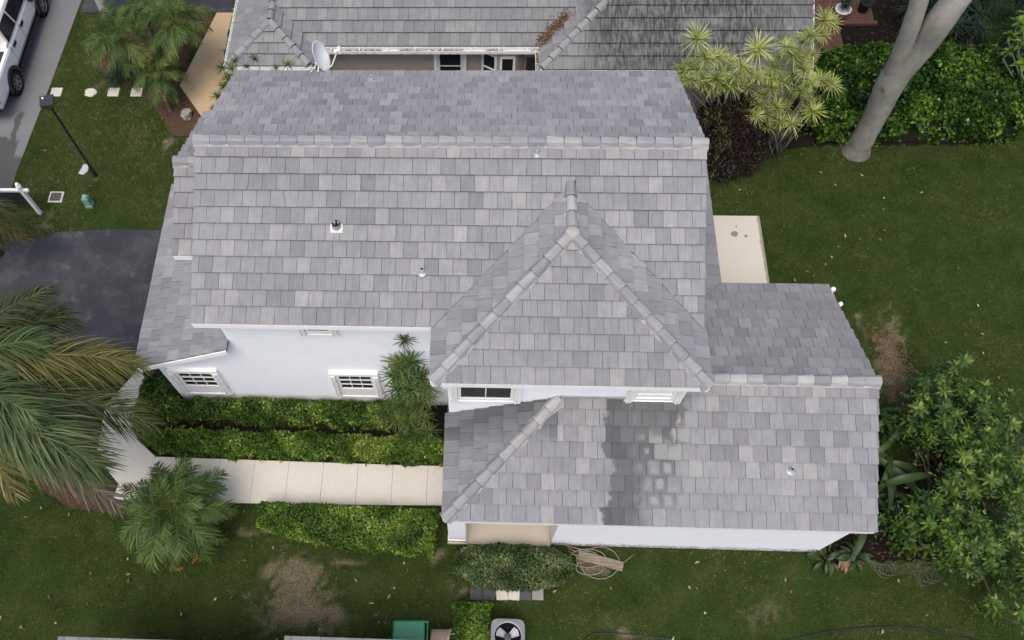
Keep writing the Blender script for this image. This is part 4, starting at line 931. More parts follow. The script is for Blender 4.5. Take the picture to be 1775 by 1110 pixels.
for i, (cx_, cy_) in enumerate(yh):
    px_, py_ = 1180 + cx_ / 4.627, cy_ / 4.627; k = 0 if px_ < 1295 else 1
    yp = 5.62 - .7 * (py_ - 15) / 220 + random.uniform(-.28, .16); p = at_y(px_, py_, yp)
    big = 1.25 if i in (0, 4, 10, 3) else random.uniform(.66, 1.08)
    rosette(yroots[k], random.choice(YE_M), p, big * 1.08, (random.uniform(-.1, .5), random.uniform(-.3, .3)))
    cane(yroots[k], ((13.5 if k == 0 else 14.7) + random.uniform(-.45, .45), 5.4 + random.uniform(-.3, .25), 0), p, .011)
rosette(yroots[1], DR_M[0], at_y(1358, 70, 5.7), .55)

# maroon shrub
ti = thing('maroon_shrub', 'dark maroon leaved shrub at the back right corner of the house', 'shrub', (13.1, 4.95, 0))
n = 9500; u = rng.random((n, 3)); az = u[:, 0] * 6.283; rr = np.sqrt(u[:, 1]); 
x_ = 13.08 + 1.28 * rr * np.cos(az); y_ = 5.02 + .82 * rr * np.sin(az); z_ = 2.35 * np.sqrt(np.clip(1 - rr ** 2, 0, 1)) + .12 + (vnoise(x_, y_, .3, 77) - .5) * .35 - .25 * rng.random(n) ** 2; z_ = np.maximum(z_, .08)
P = np.stack([x_, y_, z_], 1); out = norm(P - np.array([13.08, 5.0, .4])); D = norm(out * .7 + rng.normal(size=(n, 3)) * .6); Nn = norm(out + np.array([0, 0, .8]) + rng.normal(size=(n, 3)) * .4)
V, F = leaf_arrays(P, D, Nn, .13 + .08 * rng.random(n), .040, .15, .25)
tn = np.clip(.42 + rng.normal(size=n) * .2, 0, .78); g = (vnoise(x_, y_, .22, 78) > .66) & (rng.random(n) < .35); tn[g] = .85 + .15 * rng.random(g.sum())
o = new('foliage', np_mesh('foliage', V, F, np.repeat(tn, 5), M_TI), ti); o['kind'] = 'stuff'
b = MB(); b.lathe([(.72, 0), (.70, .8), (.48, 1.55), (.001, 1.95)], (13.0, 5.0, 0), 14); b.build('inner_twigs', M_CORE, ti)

# forked grey tree: base, trunk and two limbs rising out of the picture
def tube_rough(b, path, rs, seg=18, tint=.5, sub=8, seed=0):
    pts = [Vector(p) for p in path]; r = random.Random(seed); P = []; Rr = []
    for i in range(len(pts) - 1):
        p0, p1, p2, p3 = pts[max(0, i - 1)], pts[i], pts[i + 1], pts[min(len(pts) - 1, i + 2)]
        for k in range(sub):
            t = k / sub; P.append(.5 * ((2 * p1) + (p2 - p0) * t + (2 * p0 - 5 * p1 + 4 * p2 - p3) * t * t + (3 * p1 - p0 - 3 * p2 + p3) * t ** 3)); Rr.append((rs[i] * (1 - t) + rs[i + 1] * t) * (1 + r.uniform(-.02, .02)))
    P.append(pts[-1]); Rr.append(rs[-1]); b.tube(P, Rr, seg, tint)
tree = thing('forked_tree', 'big smooth grey tree trunk forking in two beside the lawn at the top right', 'tree', (17.4, 5.45, 0))
fork = at_y(1556, 128, 5.35)
la, lb = at_y(1588, 20, 5.1), at_y(1645, 15, 5.0)
b = MB(); tube_rough(b, [(17.36, 5.46, -.1), (17.34, 5.46, .3), (17.26, 5.44, fork.z * .45), (fork.x - .02, 5.36, fork.z - .15), ((fork.x + lb.x) / 2 + .06, 5.2, (fork.z + lb.z) / 2), lb, (lb.x + .5, lb.y + .6, lb.z + 1.8), (lb.x + 1.0, lb.y + 2.2, lb.z + 4.4)], [.50, .345, .315, .375, .345, .325, .26, .15], 24); b.build('trunk', M_BARK, tree, smooth=True)
b = MB(); tube_rough(b, [(fork.x + .04, 5.40, fork.z - 1.0), (fork.x - .10, 5.34, fork.z - .1), la, (la.x - .4, la.y + .3, la.z + 1.8), (la.x - .2, la.y + 2.0, la.z + 4.3)], [.25, .26, .205, .18, .11], 20, seed=1); b.build('limb', M_BARK, tree, smooth=True)
n = 5000; c0 = np.array([lb.x + .8, lb.y + 2.6, lb.z + 4.4]); P = c0 + rng.normal(size=(n, 3)) * [1.5, 1.0, .7]
V, F = leaf_arrays(P, rng.normal(size=(n, 3)), rng.normal(size=(n, 3)) * .5 + [0, 0, 1], .16, .08); o = new('crown', np_mesh('crown', V, F, np.repeat(np.clip(.5 + rng.normal(size=n) * .2, 0, 1), 5), M_CLUSIA), tree); o['kind'] = 'stuff'

# dark strappy planting at the far right corner
dk = [thing('strappy_shrub', lb_, 'shrub', loc) for lb_, loc in (('dark strappy shrub right of the forked tree at the top edge', (20.6, 10.2, 0)), ('dark strappy shrub filling the top right corner behind the glossy hedge', (23.2, 8.8, 0)))]
for i in range(110):
    k = i % 2; cx_, cy_ = ((20.6, 10.3) if k == 0 else (23.3, 9.0)); x_ = cx_ + random.gauss(0, .85); y_ = cy_ + random.gauss(0, 1.15)
    if x_ < 19.4: x_ = 19.5 + random.random() * .6
    if y_ < 7.6 and x_ < 22.4: y_ = 8.5 + random.random()
    rosette(dk[k], random.choice(DK_M), (x_, y_, random.uniform(.3, 1.9)), random.uniform(.8, 1.25), (random.uniform(-.5, .5), random.uniform(-.5, .5)))
bl = thing('leafy_sapling', 'bright green broad leaved sapling at the right edge near the top corner', 'sapling', (22.9, 7.0, 0))
BL_M = [rosette_mesh('leaf_cluster', 9, .34, .17, M_HEDGEB, .5, .25, fold=.15, seed=40 + i) for i in range(2)]
for px_, py_, z_ in ((1768, 40, 2.6), (1755, 62, 2.4), (1772, 75, 2.5), (1750, 90, 2.2), (1775, 110, 2.2), (1790, 60, 2.7), (1782, 25, 2.6), (1790, 95, 2.4)):
    p = ground_at(px_, py_, z_); rosette(bl, random.choice(BL_M), p, 1.0, (random.uniform(-.6, .2), random.uniform(-.5, .3)), 'leaf_cluster'); cane(bl, (22.9, 7.0, 0), p, .018)

# rosette shrub at the lower right
sh = thing('spreading_shrub', 'large spreading shrub with rosettes of green leaves at the lower right', 'shrub', (17.7, -4.9, 0))
sp = [(1640, 622), (1700, 650), (1790, 690), (1800, 1065), (1720, 1050), (1640, 970), (1555, 925), (1530, 885), (1590, 862), (1625, 830), (1640, 800), (1575, 760), (1560, 735), (1575, 690)]
sp = [gp(x_, y_, 1.45) for x_, y_ in sp]; cen = np.array(sp).mean(0)
q = scatter(sp, 2600); pts = []
for x_, y_ in q:
    if vnoise(np.array([x_]), np.array([y_]), .55, 31)[0] < .36: continue
    if all((x_ - a) ** 2 + (y_ - b_) ** 2 > .118 ** 2 for a, b_ in pts): pts.append((x_, y_))
    if len(pts) >= 296: break
heads = []
for x_, y_ in pts:
    d = math.hypot(x_ - cen[0], (y_ - cen[1]) * .6) / 1.9; z_ = 1.45 + .55 * max(0, 1 - d * d) + random.uniform(-.8, .3)
    rosette(sh, random.choice(SH_M), (x_, y_, z_), random.uniform(.8, 1.25), (random.uniform(-.45, .35), random.uniform(-.4, .4))); heads.append((x_, y_, z_))
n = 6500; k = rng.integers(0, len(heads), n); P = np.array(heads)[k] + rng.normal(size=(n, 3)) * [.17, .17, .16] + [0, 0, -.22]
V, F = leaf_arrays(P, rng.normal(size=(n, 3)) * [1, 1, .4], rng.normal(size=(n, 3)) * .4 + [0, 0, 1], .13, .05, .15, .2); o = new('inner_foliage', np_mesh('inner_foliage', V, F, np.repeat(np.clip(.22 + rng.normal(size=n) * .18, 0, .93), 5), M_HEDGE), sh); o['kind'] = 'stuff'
b = MB()
for h_ in heads[::4]:
    h_ = Vector(h_); base = Vector((17.6 + random.uniform(-.5, .5), -5.0 + random.uniform(-.9, .9), 0)); b.tube([base, base.lerp(h_, .5) + Vector((0, 0, .15)), h_], [.028, .018, .009], 6)
b.build('branches', M_TWIG, sh)

# broad leaves by the wing's right wall
def blade_mesh(name, L, Wd, arch, mat, pet=.3, seed=0):
    r = random.Random(seed); K = 9; V = []; F = []; Tn = []
    for i in range(K + 1):
        t = i / K; x_ = L * t; zc = arch * L * (t * (1 - t) * 1.7 + .45 * t) - .25 * L * t * t
        w_ = Wd * .5 * (math.sin(math.pi * min(1, max(0, (t - pet) / (1 - pet)))) ** .6 if t > pet else 0) + .010
        for s_ in (-1, 0, 1): V.append((x_, s_ * w_, zc + abs(s_) * w_ * .35)); Tn.append(.5 + .2 * (s_ == 0) + r.uniform(-.05, .05) - .1 * t)
    for i in range(K):
        for s_ in (0, 1): F.append((3*i + s_, 3*i + s_ + 1, 3*i + s_ + 4, 3*i + s_ + 3))
    return np_mesh(name, V, F, Tn, mat, True)
BO_M = [blade_mesh('leaf', 1.2, .13, .55, M_BOP, .18, 1), blade_mesh('leaf', 1.0, .15, .4, M_BOP, .16, 2), blade_mesh('leaf', 1.1, .115, .7, M_BOP, .2, 3)]
PH_M = [blade_mesh('leaf', .42, .10, .5, M_BOP, .3, 4), blade_mesh('leaf', .36, .085, .35, M_BOP, .25, 5)]
def leafy(root, meshes, base, n, s0=1.0, a0=0, a1=6.283, spread=.15):
    for i in range(n):
        a = a0 + (a1 - a0) * (i + random.random()) / n
        M = Matrix.Translation((base[0] + random.gauss(0, spread), base[1] + random.gauss(0, spread), base[2])) @ Matrix.Rotation(a, 4, 'Z') @ Matrix.Rotation(random.uniform(-.5, .2), 4, 'Y') @ Matrix.Rotation(random.uniform(-.3, .3), 4, 'X') @ Matrix.Scale(s0 * random.uniform(.75, 1.15), 4)
        new('leaf', random.choice(meshes), root, M)
bp = thing('broad_leaved_clump', 'clump of long broad dark leaves against the right gable wall of the wing', 'plant', (15.9, -4.6, 0))
leafy(bp, BO_M, (15.4, -3.6, .4), 20, 1.15, spread=.25); leafy(bp, BO_M, (15.55, -4.5, .45), 24, 1.2, spread=.3); leafy(bp, BO_M, (15.4, -5.5, .35), 20, 1.1, spread=.28)
ph = thing('low_leafy_plant', 'low plant with small lance leaves at the right foot of the white wing wall', 'plant', (14.8, -6.95, 0))
leafy(ph, PH_M, (14.45, -6.95, .12), 12, 1, spread=.07); leafy(ph, PH_M, (15.15, -6.9, .1), 12, 1.05, spread=.07)
DDM = blade_mesh('dry_leaf', .34, .05, .2, M_DEAD, .1, 6)
for i in range(9): new('dry_leaf', DDM, ph, Matrix.Translation((14.85 + random.gauss(0, .06), -6.88 + random.gauss(0, .04), .15)) @ Matrix.Rotation(-1.6 + random.gauss(0, .35), 4, 'Z') @ Matrix.Rotation(.2, 4, 'Y'))
rr_ = thing('strappy_clump', 'small dark grassy clump under the pygmy palms at the top left', 'plant', (-5.9, 8.4, 0))
for i in range(9): rosette(rr_, DK_M[i % 3], (-5.75 + random.gauss(0, .25), 8.25 + random.gauss(0, .2), .25 + random.random() * .25), .8, (random.uniform(-.3, .3), random.uniform(-.3, .3)))

# palms -----------------------------------------------------------------------------
def frond_mesh(name, P0, P1, arch, n, leafL, Wd, mat, plum=.35, sweep=.55, droop=.35, seed=0, start=.12, rach=.02, ragged=.15):
    r = np.random.default_rng(seed); P0 = np.array(P0, float); P1 = np.array(P1, float); C = (P0 + P1) / 2 + np.array([0, 0, arch])
    B = lambda t: (1 - t) ** 2 * P0 + 2 * t * (1 - t) * C + t * t * P1
    V = []; F = []; Tn = []
    ts = start + (1 - start) * (np.arange(n) + r.random(n) * .7) / n
    for t in np.clip(ts, 0, .995):
        p = B(t); T_ = B(min(1, t + .01)) - B(max(0, t - .01)); T_ /= np.linalg.norm(T_); S = np.cross(T_, [0, 0, 1]); S /= np.linalg.norm(S) + 1e-9; U = np.cross(S, T_)
        for sg in (-1, 1):
            if r.random() < ragged * .5: continue
            roll = r.normal() * plum; sw = sweep + .5 * t + r.normal() * .12
            d = (S * sg * math.cos(roll) + U * math.sin(roll)) * math.cos(sw) + T_ * math.sin(sw)
            l = leafL * (.55 + .75 * math.sin(math.pi * min(1, .12 + t * .86)) ) * (.75 + .4 * r.random()) * (1 - .3 * max(0, t - .8) / .2)
            side = np.cross(d, U); side /= np.linalg.norm(side) + 1e-9; side = side * Wd * .5
            g = np.array([0, 0, -1.0]) * droop * l; q1 = p + d * l * .4 + g * .12; q2 = p + d * l * .75 + g * .5; q3 = p + d * l + g
            b = len(V); V += [p - side * .6, p + side * .6, q1 - side, q1 + side, q2 - side * .7, q2 + side * .7, q3 - side * .08, q3 + side * .08]
            tn = np.clip(.45 + r.normal() * .2, 0, 1); Tn += [tn, tn, tn, tn, tn + .08, tn + .08, tn + .2, tn + .2]
            for k in range(3): F.append((b + 2*k, b + 2*k + 1, b + 2*k + 3, b + 2*k + 2))
    K = 14
    for i in range(K):      # rachis as a thin three sided bar
        t0, t1 = i / K, (i + 1) / K; a, c2 = B(t0), B(t1); T_ = c2 - a; S = np.cross(T_, [0, 0, 1]); S /= np.linalg.norm(S) + 1e-9; w0, w1 = rach * (1 - .8 * t0), rach * (1 - .8 * t1)
        b = len(V); up = np.array([0, 0, 1.0]); V += [a - S * w0, a + S * w0, a + up * w0, c2 - S * w1, c2 + S * w1, c2 + up * w1]; Tn += [.9] * 6
        F += [(b, b + 3, b + 5, b + 2), (b + 2, b + 5, b + 4, b + 1), (b + 1, b + 4, b + 3, b)]
    return np_mesh(name, V, F, np.clip(Tn, 0, 1), mat)

cr = ground_at(-95, 640, 5.0)
rp = thing('feather_palm', 'tall feather palm whose green and yellowing fronds reach in from the left edge', 'palm tree', (cr.x, cr.y, 0))
b = MB(); K = 26
b.tube([(cr.x, cr.y, 4.9 * i / K) for i in range(K + 1)], [.17 + .05 * math.exp(-i / 4) + (.012 if i % 2 else 0) for i in range(K + 1)], 16); b.build('trunk', M_PALE, rp, smooth=True)
fl = [(118, 548, 4.3, .75, M_OFROND, .75, 90), (70, 590, 5.2, .5, M_ROYAL, .62, 80), (243, 628, 3.9, 1.1, M_YFROND, .72, 105), (268, 735, 3.2, .95, M_OFROND, .72, 105), (172, 810, 4.2, .95, M_ROYAL, .95, 130), (118, 795, 4.5, 1.0, M_ROYAL, .8, 100), (208, 880, 2.3, 1.0, M_DFROND, .62, 85), (28, 860, 3.2, .9, M_YFROND, .6, 70), (60, 720, 5.6, .5, M_ROYAL, .6, 70), (90, 500, 4.9, .7, M_OFROND, .55, 60)]
for i, (px_, py_, z_, ar, mt, ll, nn_) in enumerate(fl):
    tip = ground_at(px_, py_, z_); new('frond', frond_mesh('frond', (cr.x, cr.y, 5.0), tip, ar, int(nn_ * 1.75), ll * 1.1, .027, mt, plum=.5 if mt is not M_DFROND else .3, droop=.55, seed=i, rach=.03), rp)
for i in range(7):   # fronds on the side away from the house
    a = 2.2 + i * .42; new('frond', frond_mesh('frond', (cr.x, cr.y, 5.0), (cr.x + 2.7 * math.cos(a), cr.y + 2.7 * math.sin(a), 4.4 + .9 * (i % 2)), .9, 60, .7, .032, M_ROYAL, .45, seed=30 + i, rach=.03), rp)
c2 = ground_at(-120, 318, 3.4)
p2 = thing('verge_palm', 'palm reaching in olive fronds from the left edge over the white sign post', 'palm tree', (c2.x, c2.y, 0))
b = MB(); b.tube([(c2.x, c2.y, 3.3 * i / 12) for i in range(13)], [.12 + (.012 if i % 2 else 0) for i in range(13)], 12); b.build('trunk', M_PBARK, p2, smooth=True)
for i, (px_, py_, z_, ar, mt) in enumerate(((75, 402, 1.3, .8, M_OFROND), (45, 415, 1.2, .8, M_YFROND), (10, 420, 1.4, .8, M_OFROND), (-60, 420, 2, .8, M_OFROND), (-260, 300, 2.6, .7, M_OFROND), (-200, 200, 2.8, .7, M_OFROND), (-220, 400, 2.2, .7, M_OFROND))):
    new('frond', frond_mesh('frond', (c2.x, c2.y, 3.4), ground_at(px_, py_, z_), ar, 75, .55, .026, mt, .4, droop=.4, seed=60 + i), p2)

PY_M = [frond_mesh('frond', (0, 0, 0), (1.12, 0, .42 - .34 * i),   .42, 50, .31, .0165, M_PYG, plum=.26, sweep=.55, droop=.32, seed=80 + i, start=.2, rach=.010, ragged=.12) for i in range(4)]
PY_Y = [frond_mesh('frond', (0, 0, 0), (1.0, 0, -.55), .3, 40, .24, .02, M_YFROND, plum=.2, sweep=.45, droop=.3, seed=90, start=.22, rach=.012)]
def pygmy(label, base, h, n, s, lean=(0, 0), trunk=.075, yel=2, group=None):
    t = thing('pygmy_date_palm', label, 'palm tree', (base[0], base[1], 0), group); top = Vector((base[0] + lean[0], base[1] + lean[1], h))
    b = MB(); K = 14; bs = Vector((base[0], base[1], -.03)); P = [bs.lerp(top, i / K) + Vector((lean[0], lean[1], 0)) * (-.25 * math.sin(math.pi * i / K)) for i in range(K + 1)]
    b.tube(P, [trunk * (1.15 - .2 * i / K) + (.010 if i % 2 else 0) for i in range(K + 1)], 10); b.build('trunk', M_PBARK, t)
    for i in range(n):
        f = i / n; me = PY_M[min(3, int(f * 4))] if i < n - yel else PY_Y[0]
        M = Matrix.Translation(top) @ Matrix.Rotation(i * 2.39996 + random.uniform(-.2, .2), 4, 'Z') @ Matrix.Rotation(random.uniform(-.15, .15) - .35 * (f < .2), 4, 'Y') @ Matrix.Rotation(random.uniform(-.3, .3), 4, 'X') @ Matrix.Scale(s * random.uniform(.85, 1.1) * (1 if f > .15 else .75), 4)
        new('frond', me, t, M)
    return t, top
c3 = ground_at(302, 885, 1.35)
mp, mtop = pygmy('pygmy date palm with orange fruit standing at the bend of the walk on the lawn', (c3.x - .12, c3.y + .05), 1.35, 47, 1.16, (.12, -.05), yel=4)
q = MB(); q.lathe([(.001, .03), (.022, .018), (.027, 0), (.022, -.018), (.001, -.03)], (0, 0, 0), 6); fme = q.mesh('fruit', True); fme.materials.append(plain('orange fruit', (.34, .12, .025), .5, .4, var=.3, scale=20))
for px_, py_ in ((308, 826), (372, 842), (263, 962), (312, 982), (340, 975)):
    p = ground_at(px_, py_, .95)
    for k in range(5): new('fruit', fme, mp, Matrix.Translation((p.x + random.gauss(0, .05), p.y + random.gauss(0, .05), p.z + random.gauss(0, .04))))
for lab, (bx, by), (tx, ty, tz), n_, s_ in (('left pygmy date palm of the cluster above the stepping stones, over a grassy clump', (-5.5, 8.2), (205, 62, 2.0), 28, .98),
                                       ('tallest pygmy date palm of the cluster, at the top edge by the tan walk', gp(310, 128), (303, 38, 2.3), 28, 1.0),
                                       ('lowest pygmy date palm of the cluster, beside the boulder', gp(296, 192), (272, 128, 1.2), 24, .78),
                                       ('pygmy date palm at the top edge, between the left and tallest ones of the cluster', (-4.9, 9.6), (250, 5, 2.2), 22, .9)):
    p = ground_at(tx, ty, tz); pygmy(lab, (bx, by), tz, n_, s_, (p.x - bx, p.y - by), .06, 3)
lt = gp(189, 31)
tp = thing('pale_palm', 'pale smooth palm trunk rising out of the top edge left of the palm cluster', 'palm tree', (lt[0], lt[1], 0))
b = MB(); b.tube([(lt[0], lt[1], 7 * i / 20) for i in range(21)], [.16 + .03 * math.exp(-i / 3) for i in range(21)], 14); b.build('trunk', M_PALE, tp, smooth=True)
for i in range(12):
    a = i * 2.4; new('frond', frond_mesh('frond', (lt[0], lt[1], 7.0), (lt[0] + 1.9 * math.cos(a), lt[1] + 1.9 * math.sin(a), 7.2), .7, 46, .5, .03, M_ROYAL, .4, seed=110 + i), tp)

# ============================================================ things on the ground
truck = thing('pickup_truck', 'white crew cab pickup truck with black wheel arches parked on the street', 'truck', (-10.05, 9.3, 0))
M_PAINT = plain('white car paint', (.80, .80, .80), .22, .6, var=.02); M_TYRE = plain('tyre rubber', (.018, .018, .019), .85, .2); M_RIM = plain('grey alloy', (.30, .30, .31), .3, .6, .7)
XR, XL = -9.10, -10.98
def hull(secs):
    """loft of (y, [(x_half, z)...]) sections, mirrored about the truck's centre line"""
    m = MB(); xc = (XR + XL) / 2; vs = []; n = len(secs[0][1])
    for y_, s_ in secs:
        for hx, z_ in s_: vs.append((xc + hx, y_, z_))
        for hx, z_ in reversed(s_): vs.append((xc - hx, y_, z_))
    k = 2 * n; fs = []
    for i in range(len(secs) - 1):
        for j in range(k): fs.append((i * k + j, i * k + (j + 1) % k, (i + 1) * k + (j + 1) % k, (i + 1) * k + j))
    fs.append(tuple(range(k - 1, -1, -1))); fs.append(tuple((len(secs) - 1) * k + j for j in range(k))); m.add(vs, fs); return m
H = .94
low = lambda hw, zt, zb=.48: [(hw * .93, zb), (hw, zb + .16), (hw * 1.0, .86), (hw * .985, zt - .07), (hw * .95, zt)]
b = hull([(6.42, low(H * .93, 1.0, .55)), (6.5, low(H * .98, 1.14)), (6.9, low(H, 1.17)), (8.28, low(H, 1.17)), (8.30, low(H, 1.18)), (10.6, low(H, 1.16)), (11.2, low(H * .99, 1.13)), (11.9, low(H * .96, 1.08)), (12.22, low(H * .88, .98)), (12.32, low(H * .84, .86))])
body = b.build('body', M_PAINT, truck, smooth=False, bevel=.02)
cab = lambda w0, w1, z0, z1: [(w0, z0), (w0 * .985, z0 + .12), (w1 * 1.05, z1 - .13), (w1, z1 - .03), (w1 * .9, z1)]
b = hull([(8.34, cab(H * .95, .70, 1.17, 1.22)), (8.52, cab(H * .95, .72, 1.17, 1.80)), (9.4, cab(H * .95, .74, 1.17, 1.86)), (10.1, cab(H * .95, .73, 1.17, 1.82)), (11.05, cab(H * .95, .70, 1.14, 1.17))])
b.build('cab', M_PAINT, truck, bevel=.02)
xs_ = lambda z_: (XR + XL) / 2 + (H * .95 * .985 + (.74 * 1.05 - H * .95 * .985) * (z_ - 1.29) / .44)
def sidepane(y0, y1, y2, y3, z0=1.24, z1=1.72, name='window'):
    m = MB(); o_ = .018
    m.prism([(xs_(z0) + o_, y0, z0), (xs_(z0) + o_, y1, z0), (xs_(z1) + o_, y2, z1), (xs_(z1) + o_, y3, z1)], (-.012, 0, 0)); return m.build(name, M_GLASS, truck)
sidepane(8.55, 9.38, 9.34, 8.66); sidepane(9.46, 10.72, 10.12, 9.42)
b = MB(); b.box((XL + .14, 6.55, 1.165), (XR - .14, 8.22, 1.185)); b.build('bed_cover', plain('black vinyl', (.02, .02, .022), .6, .3), truck)
for y0 in (8.62, 9.52):
    m = MB(); m.box((XR - .002, y0, 1.0), (XR + .035, y0 + .20, 1.035)); m.box((XR - .004, y0 - .03, .96), (XR + .008, y0 + .23, 1.075)); m.build('door_handle', M_BLACK, truck, bevel=.006)
m = MB()
for y_ in (8.42, 9.42, 10.7): m.box((XR - .012, y_, .62), (XR + .003, y_ + .012, 1.16))
m.box((XR - .01, 8.4, .62), (XR + .003, 10.72, .632)); m.build('door_gap', M_BLACK, truck)
m = MB(); m.box((XR - .12, 8.35, .36), (XR + .03, 10.65, .44)); m.build('side_step', M_BLACK, truck, bevel=.02)
m = MB(); m.lathe([(.001, .02), (.07, .02), (.09, 0), (.07, -.02), (.001, -.02)], (0, 0, 0), 14, M=Matrix.Translation((XR + .12, 10.55, 1.24)) @ Matrix.Scale(1.2, 4)); m.box((XR - .03, 10.52, 1.2), (XR + .1, 10.58, 1.24)); m.box((XR + .05, 10.47, 1.13), (XR + .24, 10.6, 1.33)); m.build('side_mirror', M_BLACK, truck, bevel=.02)
for yw in (7.70, 11.22):
    m = MB(); seg = 20
    pts = [(XR - .02, yw + .52 * math.cos(a), .40 + .52 * math.sin(a)) for a in [math.pi * k / seg for k in range(seg + 1)]] + [(XR - .02, yw + .41 * math.cos(a), .40 + .41 * math.sin(a)) for a in [math.pi * (seg - k) / seg for k in range(seg + 1)]]
    for k in range(seg):
        q_ = [pts[k], pts[k + 1], pts[2 * seg + 1 - k - 1], pts[2 * seg + 1 - k]]; m.prism(q_, (.055, 0, 0))
    m.build('wheel_arch', M_BLACK, truck)
    m = MB(); m.prism([(XR - .3, yw + .43 * math.cos(2 * math.pi * k / 24), .42 + .43 * math.sin(2 * math.pi * k / 24)) for k in range(24)], (.305, 0, 0)); m.build('wheel_well', M_DARK, truck)
    for sx in (1, -1):
        cx_ = XR - .13 if sx == 1 else XL + .13
        Mw = Matrix.Translation((cx_, yw, .385)) @ Matrix.Rotation(math.pi / 2 * sx, 4, 'Y')
        m = MB(); m.lathe([(.23, -.13), (.34, -.135), (.385, -.09), (.39, 0), (.385, .10), (.35, .155), (.24, .16), (.23, .13)], (0, 0, 0), 32, M=Mw); wh = m.build('wheel', M_TYRE, truck, smooth=True)
        m = MB(); m.lathe([(.235, .13), (.235, .158), (.215, .158), (.205, .10), (.001, .09)], (0, 0, 0), 28, M=Mw)
        for k in range(6): m.box((.03, -.028, .10), (.215, .028, .15), M=Mw @ Matrix.Rotation(k * math.pi / 3, 4, 'Z'))
        m.lathe([(.06, .10), (.06, .16), (.001, .165)], (0, 0, 0), 14, M=Mw); m.build('rim', M_RIM, wh)
m = MB(); m.box((XR - .06, 6.405, .78), (XR - .0, 6.5, 1.05)); m.build('tail_light', plain('red lens', (.18, .01, .01), .2, .5), truck, bevel=.01)
m = MB(); m.box((XL + .1, 6.28, .5), (XR - .1, 6.43, .68)); m.build('bumper', M_BLACK, truck, bevel=.03)
m = MB(); m.box((XL + .2, 6.7, .3), (XR - .25, 12, .5)); m.build('chassis', M_BLACK, truck)
# roof glass behind the windscreen posts
m = MB(); xc = (XR + XL) / 2; m.prism([(xc - .62, 10.22, 1.775), (xc + .62, 10.22, 1.775), (xc + .78, 10.95, 1.24), (xc - .78, 10.95, 1.24)], (0, .012, .02)); m.build('windscreen', M_GLASS, truck)

lp = thing('street_lamp', 'black lamp post with boxy lantern leaning over the lawn edge in view', 'lamp', (-5.92, 4.3, 0))
b = MB(); b.lathe([(.055, 0), (.052, .5), (.038, .52), (.036, 3.0)], (-5.92, 4.3, -.05), 14); b.build('pole', M_BLACK, lp, smooth=True)
b = MB(); Ml = Matrix.Translation((-5.92, 4.3, 2.93)) @ Matrix.Rotation(.25, 4, 'Z')
b.prism([(-.06, -.06, 0), (.06, -.06, 0), (.06, .06, 0), (-.06, .06, 0)], (0, 0, .06)); 
b.v = [tuple(Ml @ Vector(q)) for q in b.v]; b.build('collar', M_BLACK, lp)
m = MB(); lo_, hi_ = .075, .17
V_ = [(-lo_, -lo_, .06), (lo_, -lo_, .06), (lo_, lo_, .06), (-lo_, lo_, .06), (-hi_, -hi_, .27), (hi_, -hi_, .27), (hi_, hi_, .27), (-hi_, hi_, .27)]
m.add([Ml @ Vector(q) for q in V_], [(3, 2, 1, 0), (0, 1, 5, 4), (1, 2, 6, 5), (2, 3, 7, 6), (3, 0, 4, 7), (4, 5, 6, 7)]); m.build('lantern', plain('bronze lantern glass', (.13, .075, .03), .3, .5), lp)
m = MB()
for sx, sy in ((1, 1), (1, -1), (-1, 1), (-1, -1)): m.tube([Ml @ Vector((sx * lo_, sy * lo_, .06)), Ml @ Vector((sx * hi_, sy * hi_, .27))], .012, 5)
m.box((-.185, -.185, .268), (.185, .185, .315), M=Ml); m.build('cap', plain('dark grey cap', (.03, .032, .035), .5, .4), lp, bevel=.006)
m = MB(); m.lathe([(.03, 0), (.03, .03), (.001, .045)], Ml @ Vector((-.09, .08, .315)), 12); m.build('photocell', M_WHITEP, lp)

sg = thing('sign_post', 'white wooden yard sign post with side arm by the street corner', 'sign', (-7.33, 2.87, 0))
b = MB(); b.box((-7.38, 2.82, -.05), (-7.28, 2.92, 1.32)); b.lathe([(.075, 0), (.075, .02), (.04, .03), (.06, .07), (.045, .12), (.001, .14)], (-7.33, 2.87, 1.32), 12); b.build('post', M_WHITEP, sg)
b = MB(); b.box((-8.35, 2.83, 1.08), (-7.384, 2.91, 1.17)); b.box((-7.276, 2.83, 1.08), (-7.12, 2.91, 1.17)); b.build('arm', M_WHITEP, sg, bevel=.008)
b = MB(); b.box((-8.25, 2.86, .45), (-7.5, 2.88, 1.0)); b.build('panel', plain('dark sign board', (.02, .022, .03), .5, .4), sg)
b = MB(); b.tube([(-8.1, 2.87, .99), (-8.1, 2.87, 1.09)], .005, 5); b.tube([(-7.62, 2.87, .99), (-7.62, 2.87, 1.09)], .005, 5); b.build('hanger', M_BLACK, sg)

ub = thing('utility_pedestal', 'small green utility pedestal standing in the grass below the lamp post', 'utility box', (-5.84, 3.16, 0))
M_UG = plain('pale green plastic', (.155, .30, .235), .5, .4, var=.06); b = MB(); b.box((-5.95, 3.06, -.02), (-5.73, 3.28, .10)); b.box((-5.935, 3.075, .10), (-5.745, 3.265, .40)); b.build('body', M_UG, ub, bevel=.012)
b = MB(); q_ = [(-5.935, 3.075, .402), (-5.745, 3.075, .402), (-5.745, 3.265, .402), (-5.935, 3.265, .402)]; t_ = [(-5.90, 3.11, .47), (-5.78, 3.11, .47), (-5.78, 3.23, .47), (-5.90, 3.23, .47)]
b.add(q_ + t_, [(0, 1, 5, 4), (1, 2, 6, 5), (2, 3, 7, 6), (3, 0, 4, 7), (4, 5, 6, 7)]); b.build('lid', M_UG, ub)
mb = thing('meter_box', 'rectangular grey meter cover flush in the grass left of the green pedestal', 'ground cover', (-6.97, 3.46, 0))
